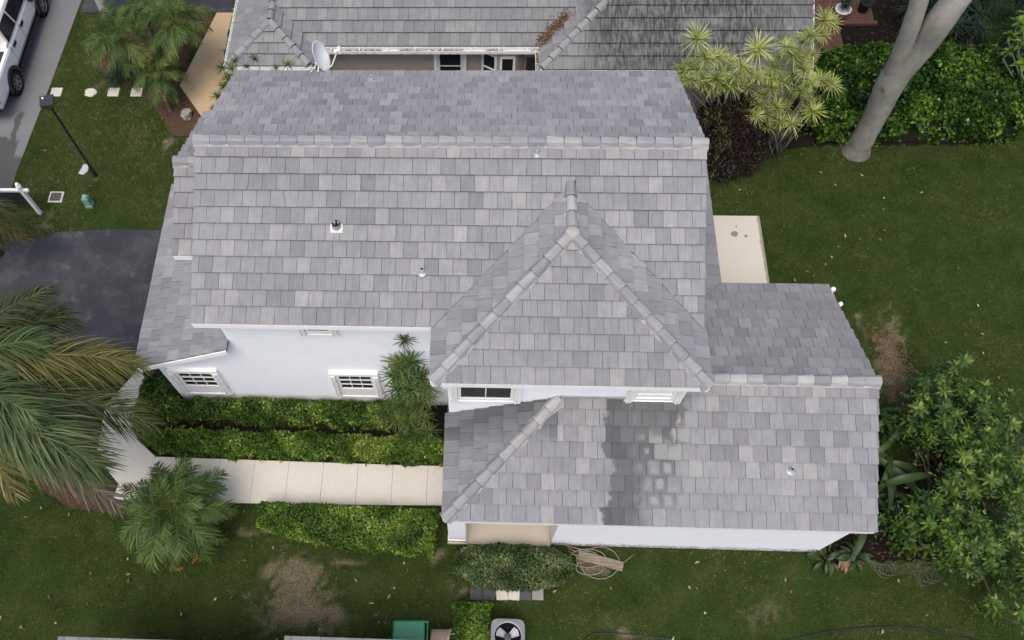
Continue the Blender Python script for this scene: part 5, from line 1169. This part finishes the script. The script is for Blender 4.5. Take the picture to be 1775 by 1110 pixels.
b = MB(); b.box((-7.2, 3.27, -.1), (-6.76, 3.67, .02)); b.build('rim', M_STONE, mb, bevel=.01); b = MB(); b.box((-7.15, 3.32, -.05), (-6.82, 3.62, .026)); b.build('lid', plain('dark grey lid', (.075, .07, .075), .7, .3, var=.3, scale=12), mb)
vb = thing('valve_cover', 'pale bluish plastic valve cover by the foot of the lamp post', 'ground cover', (-6.37, 4.5, 0))
b = MB(); b.prism([(-6.30, 4.30, .0), (-6.18, 4.45, 0), (-6.2, 4.72, 0), (-6.38, 4.70, 0), (-6.42, 4.52, 0), (-6.47, 4.34, 0)], (0, 0, .05)); b.build('lid', plain('pale blue plastic', (.36, .42, .44), .5, .4, var=.2, scale=12), vb, bevel=.02)

for i, ((px_, py_), r_, lab) in enumerate((((98, 160), 0, 'square pale stepping stone at the street edge, leftmost of the row'), ((157, 161), 1, 'broken rounded pale stepping stone, second of the row from the street'), ((197, 160), 0, 'square pale stepping stone, third of the row from the street'), ((237, 160), 0, 'pale stepping stone half under palm fronds, fourth of the row from the street'), ((282, 155), 0, 'pale stepping stone nearest the tan walk, last of the row'))):
    x_, y_ = gp(px_, py_); b = MB(); pts = []
    for k in range(16 if r_ else 4):
        a = 2 * math.pi * (k + .5) / (16 if r_ else 4); rr = (.20 * random.uniform(.85, 1.1)) if r_ else .25; pts.append((x_ + rr * math.cos(a) * (1.0 if r_ else 1.05), y_ + rr * math.sin(a), -.03))
    b.prism(pts, (0, 0, .05)); o = b.build('stepping_stone', M_STONE, None, bevel=.012); tag(o, lab, 'stepping stone', 'stepping stones across the lawn')
def rock(name, c, r, seed, label, cat, mat):
    bm = bmesh.new(); bmesh.ops.create_icosphere(bm, subdivisions=4, radius=1)
    rs = np.random.default_rng(seed); dirs = norm(rs.normal(size=(14, 3))); off = .55 + .35 * rs.random(14)
    for v in bm.verts:
        p = np.array(v.co); d = dirs @ p; k = min(1.0, float(np.min(np.where(d > .2, off / np.maximum(d, .2), 9)))); k *= 1 + .10 * (vnoise(np.array([p[0] * 3 + 9]), np.array([p[1] * 3 + p[2] * 2 + 9]), .35, seed)[0] - .5); v.co = Vector((p[0] * r[0] * k + c[0], p[1] * r[1] * k + c[1], max(-.05, p[2] * r[2] * k + c[2])))
    me = bpy.data.meshes.new(name); bm.to_mesh(me); bm.free(); o = new(name, me, None, None, mat); return tag(o, label, cat)
N = Nodes('pitted limestone'); p = N.pos(); vo = N.n('ShaderNodeTexVoronoi'); vo.inputs['Scale'].default_value = 14; N.put(p, vo.inputs['Vector'])
n1 = N.noise(p, 9, 5, .7); c = N.mix(N.smooth(vo.outputs['Distance'], .05, .45), (.06, .055, .045), N.ramp(n1, [(.3, (.2, .185, .15)), (.7, (.42, .40, .34))])); N.bump(vo.outputs['Distance'], .8, .05); M_ROCK = N.done(c, .95, .1)
bx, by = gp(325, 203); rock('boulder', (bx, by, .1), (.24, .22, .22), 3, 'pitted pale boulder in mulch beside the tan walk', 'boulder', M_ROCK)

# satellite dish on the back eave
dp = Vector((1.86, 3.42, 5.28))
ds = thing('satellite_dish', 'grey white satellite dish at the back eave of the main house', 'satellite dish', tuple(dp))
dcen = at_y(556, 98, 3.55); ax = Vector((.90, -.12, .41)).normalized()
zq = ax.to_track_quat('Z', 'Y').to_matrix().to_4x4(); Md = Matrix.Translation(dcen) @ zq
b = MB(); prof = [(.001, -.10), (.10, -.092), (.20, -.062), (.29, -.012), (.335, .02), (.345, .022), (.335, .03), (.29, -.002), (.20, -.052), (.10, -.08), (.001, -.088)]
b.lathe([(r * 1.0, z) for r, z in prof], (0, 0, 0), 40, M=Md @ Matrix.Diagonal((.95, 1.12, 1, 1))); N = Nodes('dish paint'); p = N.pos(); x, y, z = N.xyz(p); c = N.mix(N.smooth(N.math('ADD', z, N.math('MULTIPLY', N.noise(p, 9, 4), .2)), dcen.z - .24, dcen.z - .08), (.55, .49, .35), (.68, .69, .70)); c = N.mix(.3, c, N.ramp(N.noise(p, 40, 4), [(.4, (.8, .8, .8)), (.6, (1.1, 1.1, 1.1))]), 'MULTIPLY')
b.build('reflector', N.done(c, .5, .4), ds, smooth=True)
fc = at_y(585, 88, 3.62)
b = MB(); b.tube([Md @ Vector((0, -.36, -.02)), Md @ Vector((0, -.34, .1)), fc], .018, 8); b.build('feed_arm', M_GUTTER, ds)
b = MB(); Mf = Matrix.Translation(fc) @ (dcen - fc).to_track_quat('Z', 'Y').to_matrix().to_4x4(); b.lathe([(.001, -.06), (.035, -.06), (.035, .03), (.05, .05), (.05, .08), (.001, .085)], (0, 0, 0), 14, M=Mf); b.box((-.07, -.05, -.08), (.07, .05, -.02), M=Mf); b.build('feed_horn', M_WHITEP, ds)
b = MB(); b.tube([(dcen.x - .08, AR - .05, ZB + .02), (dcen.x - .06, AR + .1, ZB + .12), Md @ Vector((0, 0, -.11))], .022, 8); b.tube([(dcen.x - .3, AR - .1, ZB + .05), Md @ Vector((0, -.1, -.11))], .010, 6); b.build('mast', M_GUTTER, ds)

# bins, tub, air conditioner
bn = thing('wheelie_bin', 'green wheelie bin with its lid closed beside the tan tub', 'bin', (4.6, -9.1, 0))
M_GB = plain('green bin plastic', (.022, .165, .085), .45, .4, var=.06)
x0, x1, y0, y1 = 4.20, 4.93, -9.46, -8.80
b = MB(); V_ = [(x0 + .08, y0 + .07, .06), (x1 - .08, y0 + .07, .06), (x1 - .08, y1 - .07, .06), (x0 + .08, y1 - .07, .06), (x0 + .02, y0 + .02, .93), (x1 - .02, y0 + .02, .93), (x1 - .02, y1 - .02, .93), (x0 + .02, y1 - .02, .93)]
b.add(V_, [(3, 2, 1, 0), (0, 1, 5, 4), (1, 2, 6, 5), (2, 3, 7, 6), (3, 0, 4, 7), (4, 5, 6, 7)]); b.build('body', M_GB, bn, bevel=.02)
b = MB(); V_ = [(x0 - .02, y0 - .01, .935), (x1, y0 - .01, .935), (x1, y1 + .01, .935), (x0 - .02, y1 - .02, .935), (x0 + .02, y0 + .04, 1.0), (x1 - .02, y0 + .03, 1.02), (x1 - .02, y1 - .03, 1.02), (x0 + .02, y1 - .06, 1.0)]
b.add(V_, [(3, 2, 1, 0), (0, 1, 5, 4), (1, 2, 6, 5), (2, 3, 7, 6), (3, 0, 4, 7), (4, 5, 6, 7)]); b.build('lid', M_GB, bn, bevel=.025)
b = MB(); b.tube([(x1 + .05, y0 + .05, .95), (x1 + .05, y1 - .02, .95)], .016, 8)
for k in (.08, .6): b.box((x1 - .03, y0 + k, .93), (x1 + .06, y0 + k + .03, .97))
b.build('handle', M_GB, bn)
b = MB()
for k in (y0 + .06, y1 - .12): b.lathe([(.001, -.03), (.10, -.03), (.11, 0), (.10, .03), (.001, .03)], (0, 0, 0), 16, M=Matrix.Translation((x1 - .02, k, .11)) @ Matrix.Rotation(math.pi / 2, 4, 'X'))
b.build('wheel', M_TYRE, bn)
tb = thing('tan_tub', 'tan plastic tub tipped on its side between the green bin and the small hedge', 'tub', (5.28, -9.1, 0))
Mt = Matrix.Translation((5.04, -9.16, .52)) @ Matrix.Rotation(math.pi / 2, 4, 'Y') @ Matrix.Rotation(.12, 4, 'X')
b = MB(); b.lathe([(.001, 0), (.20, .0), (.225, .02), (.275, .38), (.29, .385), (.292, .43), (.27, .43), (.25, .36), (.001, .33)], (0, 0, 0), 28, M=Mt); b.build('tub', plain('tan plastic', (.34, .265, .20), .6, .3, var=.06), tb, smooth=True)
b = MB(); b.box((5.0, -9.45, 0), (5.45, -8.9, .22)); b.build('crate', plain('weathered wood', (.15, .12, .09), .9, .1, var=.3, scale=9), tb, bevel=.01)
b = MB()
for k in range(9): b.tube([Mt @ Vector((-.24, .14, .42)), Mt @ Vector((-.28 + random.gauss(0, .03), .16 + random.gauss(0, .04), .44 + random.gauss(0, .04)))], .012, 5)
b.build('rope_knot', M_DSTEM, tb)

ac = thing('air_conditioner', 'grey outdoor air conditioner unit with a round fan opening on top', 'air conditioner', (6.8, -9.06, 0))
M_ACG = plain('grey enamel', (.19, .197, .21), .4, .5, var=.05); cx_, cy_, hz = 6.80, -9.07, .72
b = MB(); b.box((cx_ - .35, cy_ - .35, .08), (cx_ + .35, cy_ + .35, hz - .32))
for (xa, ya, xb, yb) in ((-.35, -.35, .35, -.335), (-.35, .335, .35, .35), (-.35, -.334, -.335, .334), (.335, -.334, .35, .334)): b.box((cx_ + xa, cy_ + ya, hz - .318), (cx_ + xb, cy_ + yb, hz - .03))
b.box((cx_ - .4, cy_ - .4, -.02), (cx_ + .4, cy_ + .4, .078)); b.build('cabinet', plain('dark coil guard', (.10, .105, .11), .6, .3), ac)
m = MB(); K = 40; R_ = .30; hw = .385; V_ = []
for k in range(K):
    a = 2 * math.pi * k / K; c_, s_ = math.cos(a), math.sin(a); e = (abs(c_) ** 6 + abs(s_) ** 6) ** (-1 / 6); V_ += [(cx_ + hw * c_ * e, cy_ + hw * s_ * e, hz - .06), (cx_ + hw * c_ * e, cy_ + hw * s_ * e, hz), (cx_ + (R_ + .03) * c_, cy_ + (R_ + .03) * s_, hz + .03), (cx_ + R_ * c_, cy_ + R_ * s_, hz + .02), (cx_ + R_ * c_, cy_ + R_ * s_, hz - .12)]
m.add(V_, [(5 * k + j, 5 * ((k + 1) % K) + j, 5 * ((k + 1) % K) + j + 1, 5 * k + j + 1) for k in range(K) for j in range(4)]); m.build('top_panel', M_ACG, ac)
m = MB(); m.lathe([(.30, hz - .02), (.30, hz - .3), (.001, hz - .3)], (cx_, cy_, 0), 36); m.build('fan_well', M_DARK, ac)
m = MB(); m.lathe([(.085, hz - .16), (.085, hz - .06), (.06, hz - .05), (.001, hz - .05)], (cx_, cy_, 0), 20); fan = m.build('fan_hub', plain('dark hub', (.06, .06, .065), .5, .4), ac)
for k in range(3):
    Mb = Matrix.Translation((cx_, cy_, hz - .12)) @ Matrix.Rotation(k * 2.094 + .55, 4, 'Z') @ Matrix.Rotation(.35, 4, 'X'); m = MB(); m.prism([Mb @ Vector(q) for q in ((.07, -.07, 0), (.25, -.11, 0), (.28, .02, 0), (.24, .12, 0), (.07, .06, 0))], Mb.to_3x3() @ Vector((0, 0, .006))); m.build('fan_blade', plain('pale fan blade', (.42, .43, .45), .4, .5) if k == 0 else bpy.data.materials['pale fan blade'], fan)
m = MB()
for r_ in (.12, .2, .27): m.tube([(cx_ + r_ * math.cos(2 * math.pi * k / 30), cy_ + r_ * math.sin(2 * math.pi * k / 30), hz + .028) for k in range(31)], .0018, 4, cap=False)
for k in range(8): m.tube([(cx_, cy_, hz + .03), (cx_ + .3 * math.cos(k * math.pi / 4), cy_ + .3 * math.sin(k * math.pi / 4), hz + .028)], .002, 4)
m.build('fan_grille', M_BLACK, ac)

# row of loose pavers by the rounded shrub
for i, (px_, mt, lab) in enumerate(((825, M_SLATE, 'dark slate paver at the left end of the row under the rounded shrub'), (848, M_SLATE, 'dark slate paver touching the first pale one of the row'), (870, M_STONE, 'pale concrete paver, left of the two pale ones in the row'), (891, M_STONE, 'pale concrete paver, right of the two pale ones in the row'), (911, M_SLATE, 'single dark slate paver right of the pale pair'), (932, slabmat('worn grey paver', (.25, .24, .22), (.1, .1, .08), .25), 'worn grey paver at the right end of the row'))):
    q_ = ground_at(px_, 1028, 0); b = MB(); b.box((-.137, -.17, -.03), (.137, .17, .03)); o = b.build('paver', mt, None, M=Matrix.Translation((q_.x, q_.y, random.uniform(-.004, .004))) @ Matrix.Rotation(random.uniform(-.07, .07), 4, 'Z') @ Matrix.Rotation(random.uniform(-.03, .03), 4, 'X'), bevel=.01)
    tag(o, lab, 'paver', 'loose pavers below the rounded shrub')
N = Nodes('grey weathered plank'); p = N.pos(); n1 = N.noise(N.vmul(p, (2.5, 22, 4)), 1, 5, .6); c = N.ramp(n1, [(.3, (.11, .09, .068)), (.6, (.22, .185, .14)), (.8, (.31, .27, .21))]); N.bump(n1, .5, .01); M_PLANK = N.done(c, .9, .15)
a, c2 = Vector(ground_at(1002, 962, .05)), Vector(ground_at(1080, 983, .05)); d = (c2 - a); b = MB(); Mp = Matrix.Translation(a) @ Matrix.Rotation(math.atan2(d.y, d.x), 4, 'Z'); b.box((0, -.115, -.03), (d.length, .115, .035)); o = b.build('wood_plank', M_PLANK, None, M=Mp, bevel=.008); tag(o, 'weathered wooden plank lying in the grass under coiled cable', 'plank')
b = MB(); cc = ground_at(1030, 975, .08); P = []
loops = [(1018, 968, 32, 16), (1040, 976, 34, 28), (1022, 985, 24, 12)]
P += [ground_at(985, 950, .12), ground_at(1000, 958, .1)]
for (lx, ly, rx, ry) in loops:
    for k in range(17):
        a_ = 2 * math.pi * k / 16 + 3.6; P.append(ground_at(lx + rx * math.cos(a_), ly + ry * math.sin(a_), .07 + .02 * math.sin(k)))
P += [ground_at(1000, 965, .1), ground_at(985, 955, .12)]
b.tube(P, .011, 6); b.tube([ground_at(x_, y_, .09) for x_, y_ in ((975, 944), (1000, 951), (1030, 958), (1045, 968), (1020, 975))], .011, 6); b.tube([ground_at(x_, y_, .07) for x_, y_ in ((1082, 975), (1090, 968), (1098, 962))], .008, 5)
o = b.build('cable_coil', plain('tan cable', (.24, .20, .165), .6, .3, var=.15), None, smooth=True); tag(o, 'loose coil of tan cable on the grass by the white wall', 'cable')
for (px_, py_, n_, lab) in ((1535, 990, 3, 'thin wire coil lying in the grass, the one nearer the white wall'), (1605, 1003, 4, 'thin wire coil lying in the grass under the spreading shrub')):
    b = MB(); c_ = ground_at(px_, py_, .05); P = []
    for k in range(n_ * 20): a_ = 2 * math.pi * k / 20; P.append((c_.x + .09 * (k / 20 - 1.5) + (.17 + .03 * math.sin(k * .37)) * math.cos(a_), c_.y + .03 * (k / 20 - 1) + .03 * math.sin(k * .21) + (.17 + .03 * math.cos(k * .29)) * math.sin(a_), .04 + .01 * k / 20))
    b.tube(P, .004, 5); o = b.build('wire_coil', plain('galvanised wire', (.13, .135, .135), .5, .4, .3), None); tag(o, lab, 'wire coil', 'wire coils on the grass')
b = MB(); b.tube([ground_at(x_, y_, .03) for x_, y_ in ((1008, 1125), (1016, 1106), (1030, 1099), (1060, 1098), (1105, 1101), (1150, 1107), (1230, 1116), (1330, 1118), (1375, 1108), (1430, 1096), (1500, 1088), (1555, 1086), (1600, 1090), (1650, 1100), (1700, 1112))], .014, 6); o = b.build('garden_hose', M_BLACK, None, smooth=True); tag(o, 'black garden hose snaking across the grass at the bottom right', 'hose')
q_ = ground_at(1225, 299, .45); b = MB(); b.box((q_.x - .5, q_.y - .05, 0), (q_.x + .02, q_.y + .05, .5)); o = b.build('blue_panel', plain('sky blue plastic', (.08, .33, .50), .5, .4), None, bevel=.02); tag(o, 'sky blue plastic panel just showing past the right rake of the main roof', 'panel')

# brick patio at the top right
br = thing('brick_patio', 'red brick patio and path at the right end of the neighbouring house', 'patio', (17.4, 10.6, 0)); br['kind'] = 'structure'
M_BRICK = plain('red brick paver', (.11, .055, .042), .85, .2, var=.4, scale=3.2); q = MB(); q.box((-.142, -.067, -.05), (.142, .067, .03)); bme = q.mesh('brick'); bme.materials.append(M_BRICK)
b = MB(); b.box((15.2, 8.2, -.1), (17.95, 10.72, .012)); b.box((15.2, 10.722, -.1), (19.0, 13.0, .012)); b.build('sand_bed', M_SOIL, br)
hb = MB(); hb.box((-.068, -.067, -.05), (.068, .067, .03)); hbe = hb.mesh('brick'); hbe.materials.append(M_BRICK)
for j in range(35):
    y_ = 8.3 + j * .142; x0_ = 16.36 if y_ < 10.68 else 16.36; nb_ = 5 if y_ < 10.62 else 9
    for i in range(nb_ + j % 2):
        half = j % 2 and i in (0, nb_); x_ = x0_ + i * .295 - (.147 if j % 2 else 0) + (.074 if half and i == 0 else (-.074 if half else 0))
        new('brick', hbe if half else bme, br, Matrix.Translation((x_, y_, random.uniform(-.003, .003))) @ Matrix.Rotation(random.uniform(-.015, .015), 4, 'Z'))
b = MB(); b.box((17.72, 10.54, .03), (18.88, 10.68, .15)); b.build('edge_course', M_BRICK, br, bevel=.01)
po = thing('potted_plant', 'dark plant in a round white pot on the brick patio', 'potted plant', (17.75, 10.95, 0))
b = MB(); b.lathe([(.001, 0), (.17, 0), (.23, .3), (.26, .32), (.26, .36), (.22, .36), (.21, .3), (.001, .28)], (17.75, 10.95, .03), 24); b.build('pot', M_WHITEP, po, smooth=True)
for i in range(5): rosette(po, DK_M[i % 3], (17.75 + random.gauss(0, .05), 10.98 + random.gauss(0, .05), .38 + .1 * i), .42)
p3 = thing('dark_planter', 'dark planter with strappy leaves on the brick step near the forked tree', 'potted plant', (18.55, 11.25, 0))
b = MB(); b.lathe([(.001, 0), (.14, 0), (.2, .34), (.22, .36), (.18, .36), (.001, .32)], (18.55, 11.25, .03), 20); b.build('pot', M_BLACK, p3, smooth=True)
for i in range(4): rosette(p3, DK_M[i % 3], (18.55, 11.25, .4 + .12 * i), .4)

# ============================================================ grass, chips and fallen leaves
HARD = [[(-2.95, -4.2), (-2.0, -4.6), (5.3, -4.6), (5.3, -3.1), (-3, -3.1)], [(-4.0, -3.4), (-3.94, -4.85), (-3.28, -5.62), (-3.26, -5.95), (5.8, -5.9), (5.8, -4.8), (-2.3, -4.75), (-2.95, -4.3), (-2.95, -3.4), (-1.9, -2.3), (-3.35, -2.3)],
        [(-8.46, 2.02), (-7.6, 1.88), (-6.5, 2.2), (-5, 2.3), (-3.4, 2.29), (-1.8, 2.28), (-1.8, -2.32), (-3.2, -2.32), (-4.4, -1.95), (-6.2, -1.5), (-7.4, -1.7), (-8.46, -2.6)], [(-8.43, 2.1), (-8.46, 4.4), (-8.22, 8.2), (-8.04, 11.9), (-7.8, 17), (-30, 17), (-30, -14), (-8.3, -14), (-8.3, -1.6)],
        [(-1.9, -3.2), (10.3, -3.2), (10.3, 3), (-1.9, 3)], [(5.36, -6.86), (14.28, -6.82), (14.28, -1.3), (5.36, -1.3)], [(10.2, -1.5), (11.5, -1.5), (11.5, 2.7), (10.2, 2.7)], [(11.4, .3), (14.16, .3), (14.16, 3.0), (11.4, 3.0)],
        [(-3.9, 7.92), (-2.6, 6.35), (16, 6.2), (16, 15), (-3.14, 15), (-3.14, 11.2)], [(15.2, 8.2), (17.97, 8.2), (17.97, 10.7), (19.02, 10.7), (19.02, 15), (15.2, 15)], [(-8, 11.22), (-1.4, 11.22), (-1.4, 16), (-8, 16)], [(-2.4, -17), (4.9, -17), (4.9, -9.98), (-2.4, -9.98)]]
BEDS = [[gp(*q) for q in ((262, 175), (300, 235), (330, 235), (375, 212), (312, 152), (330, 95), (375, 30), (330, 25), (250, 40), (180, 70), (170, 120), (210, 140))], [(14.3, -1.6), (15.3, -2.2), (16.0, -3.6), (17.2, -5.4), (17.6, -6.9), (14.4, -7.05)], [gp(*q) for q in ((90, 660), (180, 690), (165, 800), (200, 890), (120, 880), (60, 840), (30, 740))], [(12.3, 3.6), (13.0, 4.5), (14.3, 5.4), (16.2, 5.6), (21.8, 5.7), (22.5, 12.5), (16.4, 12.5), (15.4, 6.3), (11.8, 6.4)]]
n = 1050000; x_ = -11.5 + rng.random(n) * 37.5; y_ = -10.8 + rng.random(n) * 24.2
ok = np.ones(n, bool)
for h_ in HARD + BEDS: ok &= ~inside(x_, y_, h_)
x_, y_ = x_[ok], y_[ok]; ba = bareness(x_, y_); ok = (rng.random(len(x_)) > ba * 1.12 - .1) & (rng.random(len(x_)) < .25 + 1.5 * (vnoise(x_, y_, .085, 62) * .6 + vnoise(x_, y_, .05, 63) * .4)); x_, y_, ba = x_[ok], y_[ok], ba[ok]; n = len(x_)
patch = vnoise(x_, y_, 1.7, 60) * .5 + vnoise(x_, y_, .42, 61) * .3 + vnoise(x_, y_, .2, 64) * .2
lean = rng.normal(size=(n, 2)) * .035; hgt = .022 + .05 * rng.random(n) + .02 * patch; a = rng.random(n) * 6.283; w_ = .0035 + .004 * rng.random(n)
s_ = np.stack([np.cos(a) * w_, np.sin(a) * w_, np.zeros(n)], 1); B_ = np.stack([x_, y_, np.full(n, -.012)], 1)
V = np.stack([B_ - s_, B_ + s_, B_ + np.column_stack([lean, hgt])], 1).reshape(-1, 3)
fine = vnoise(x_, y_, .085, 62) * .6 + vnoise(x_, y_, .05, 63) * .4
tn = np.clip(-.08 + patch * .85 + .9 * (fine - .42) + rng.normal(size=n) * .2 + ba * .45 + np.where(x_ < -2.2, np.where(y_ > 2, .18, .02), 0), 0, 1); tn[rng.random(n) < .035] = .95
me = np_mesh('grass', V, np.arange(3 * n).reshape(-1, 3), np.repeat(tn, 3), M_GRASS); o = new('grass', me); tag(o, 'short green lawn grass around the houses, thin and brown in patches', 'grass', kind='stuff')
n = 480; x_ = -8 + rng.random(n) * 28; y_ = -9.4 + rng.random(n) * 18; ok = np.ones(n, bool)
for h_ in HARD: ok &= ~inside(x_, y_, h_)
ok &= rng.random(n) < np.where((y_ < -6) | (x_ > 11), 1, .35); P = np.stack([x_, y_, .035 + .03 * rng.random(n)], 1)[ok]; n = len(P)
V, F = leaf_arrays(P, rng.normal(size=(n, 3)) * [1, 1, .15], rng.normal(size=(n, 3)) * .35 + [0, 0, 1], .07 + .09 * rng.random(n), .045 + .03 * rng.random(n), .2, .1)
o = new('fallen_leaves', np_mesh('fallen_leaves', V, F, np.repeat(np.clip(rng.random(n) * 1.1, 0, 1), 5), M_DEAD)); tag(o, 'dry brown leaves scattered over the lawn', 'leaves', kind='stuff')
P = []
for bd, k in ((BEDS[0], 1500), (BEDS[2], 1100), (BEDS[1], 900), (BEDS[3], 1400), ([gp(*q) for q in ((1500, 560), (1560, 590), (1610, 690), (1570, 715), (1540, 690))], 900)):
    q = scatter(bd, k); P.append(np.column_stack([q, .012 + .03 * rng.random(k)]))
P = np.concatenate(P); n = len(P); V, F = leaf_arrays(P, rng.normal(size=(n, 3)) * [1, 1, .15], rng.normal(size=(n, 3)) * .35 + [0, 0, 1], .05 + .06 * rng.random(n), .016 + .012 * rng.random(n), .1, .05)
o = new('mulch_chips', np_mesh('mulch_chips', V, F, np.repeat(rng.random(n) * .55, 5), M_DEAD)); tag(o, 'brown bark chips and litter on the planting beds', 'mulch', kind='stuff')
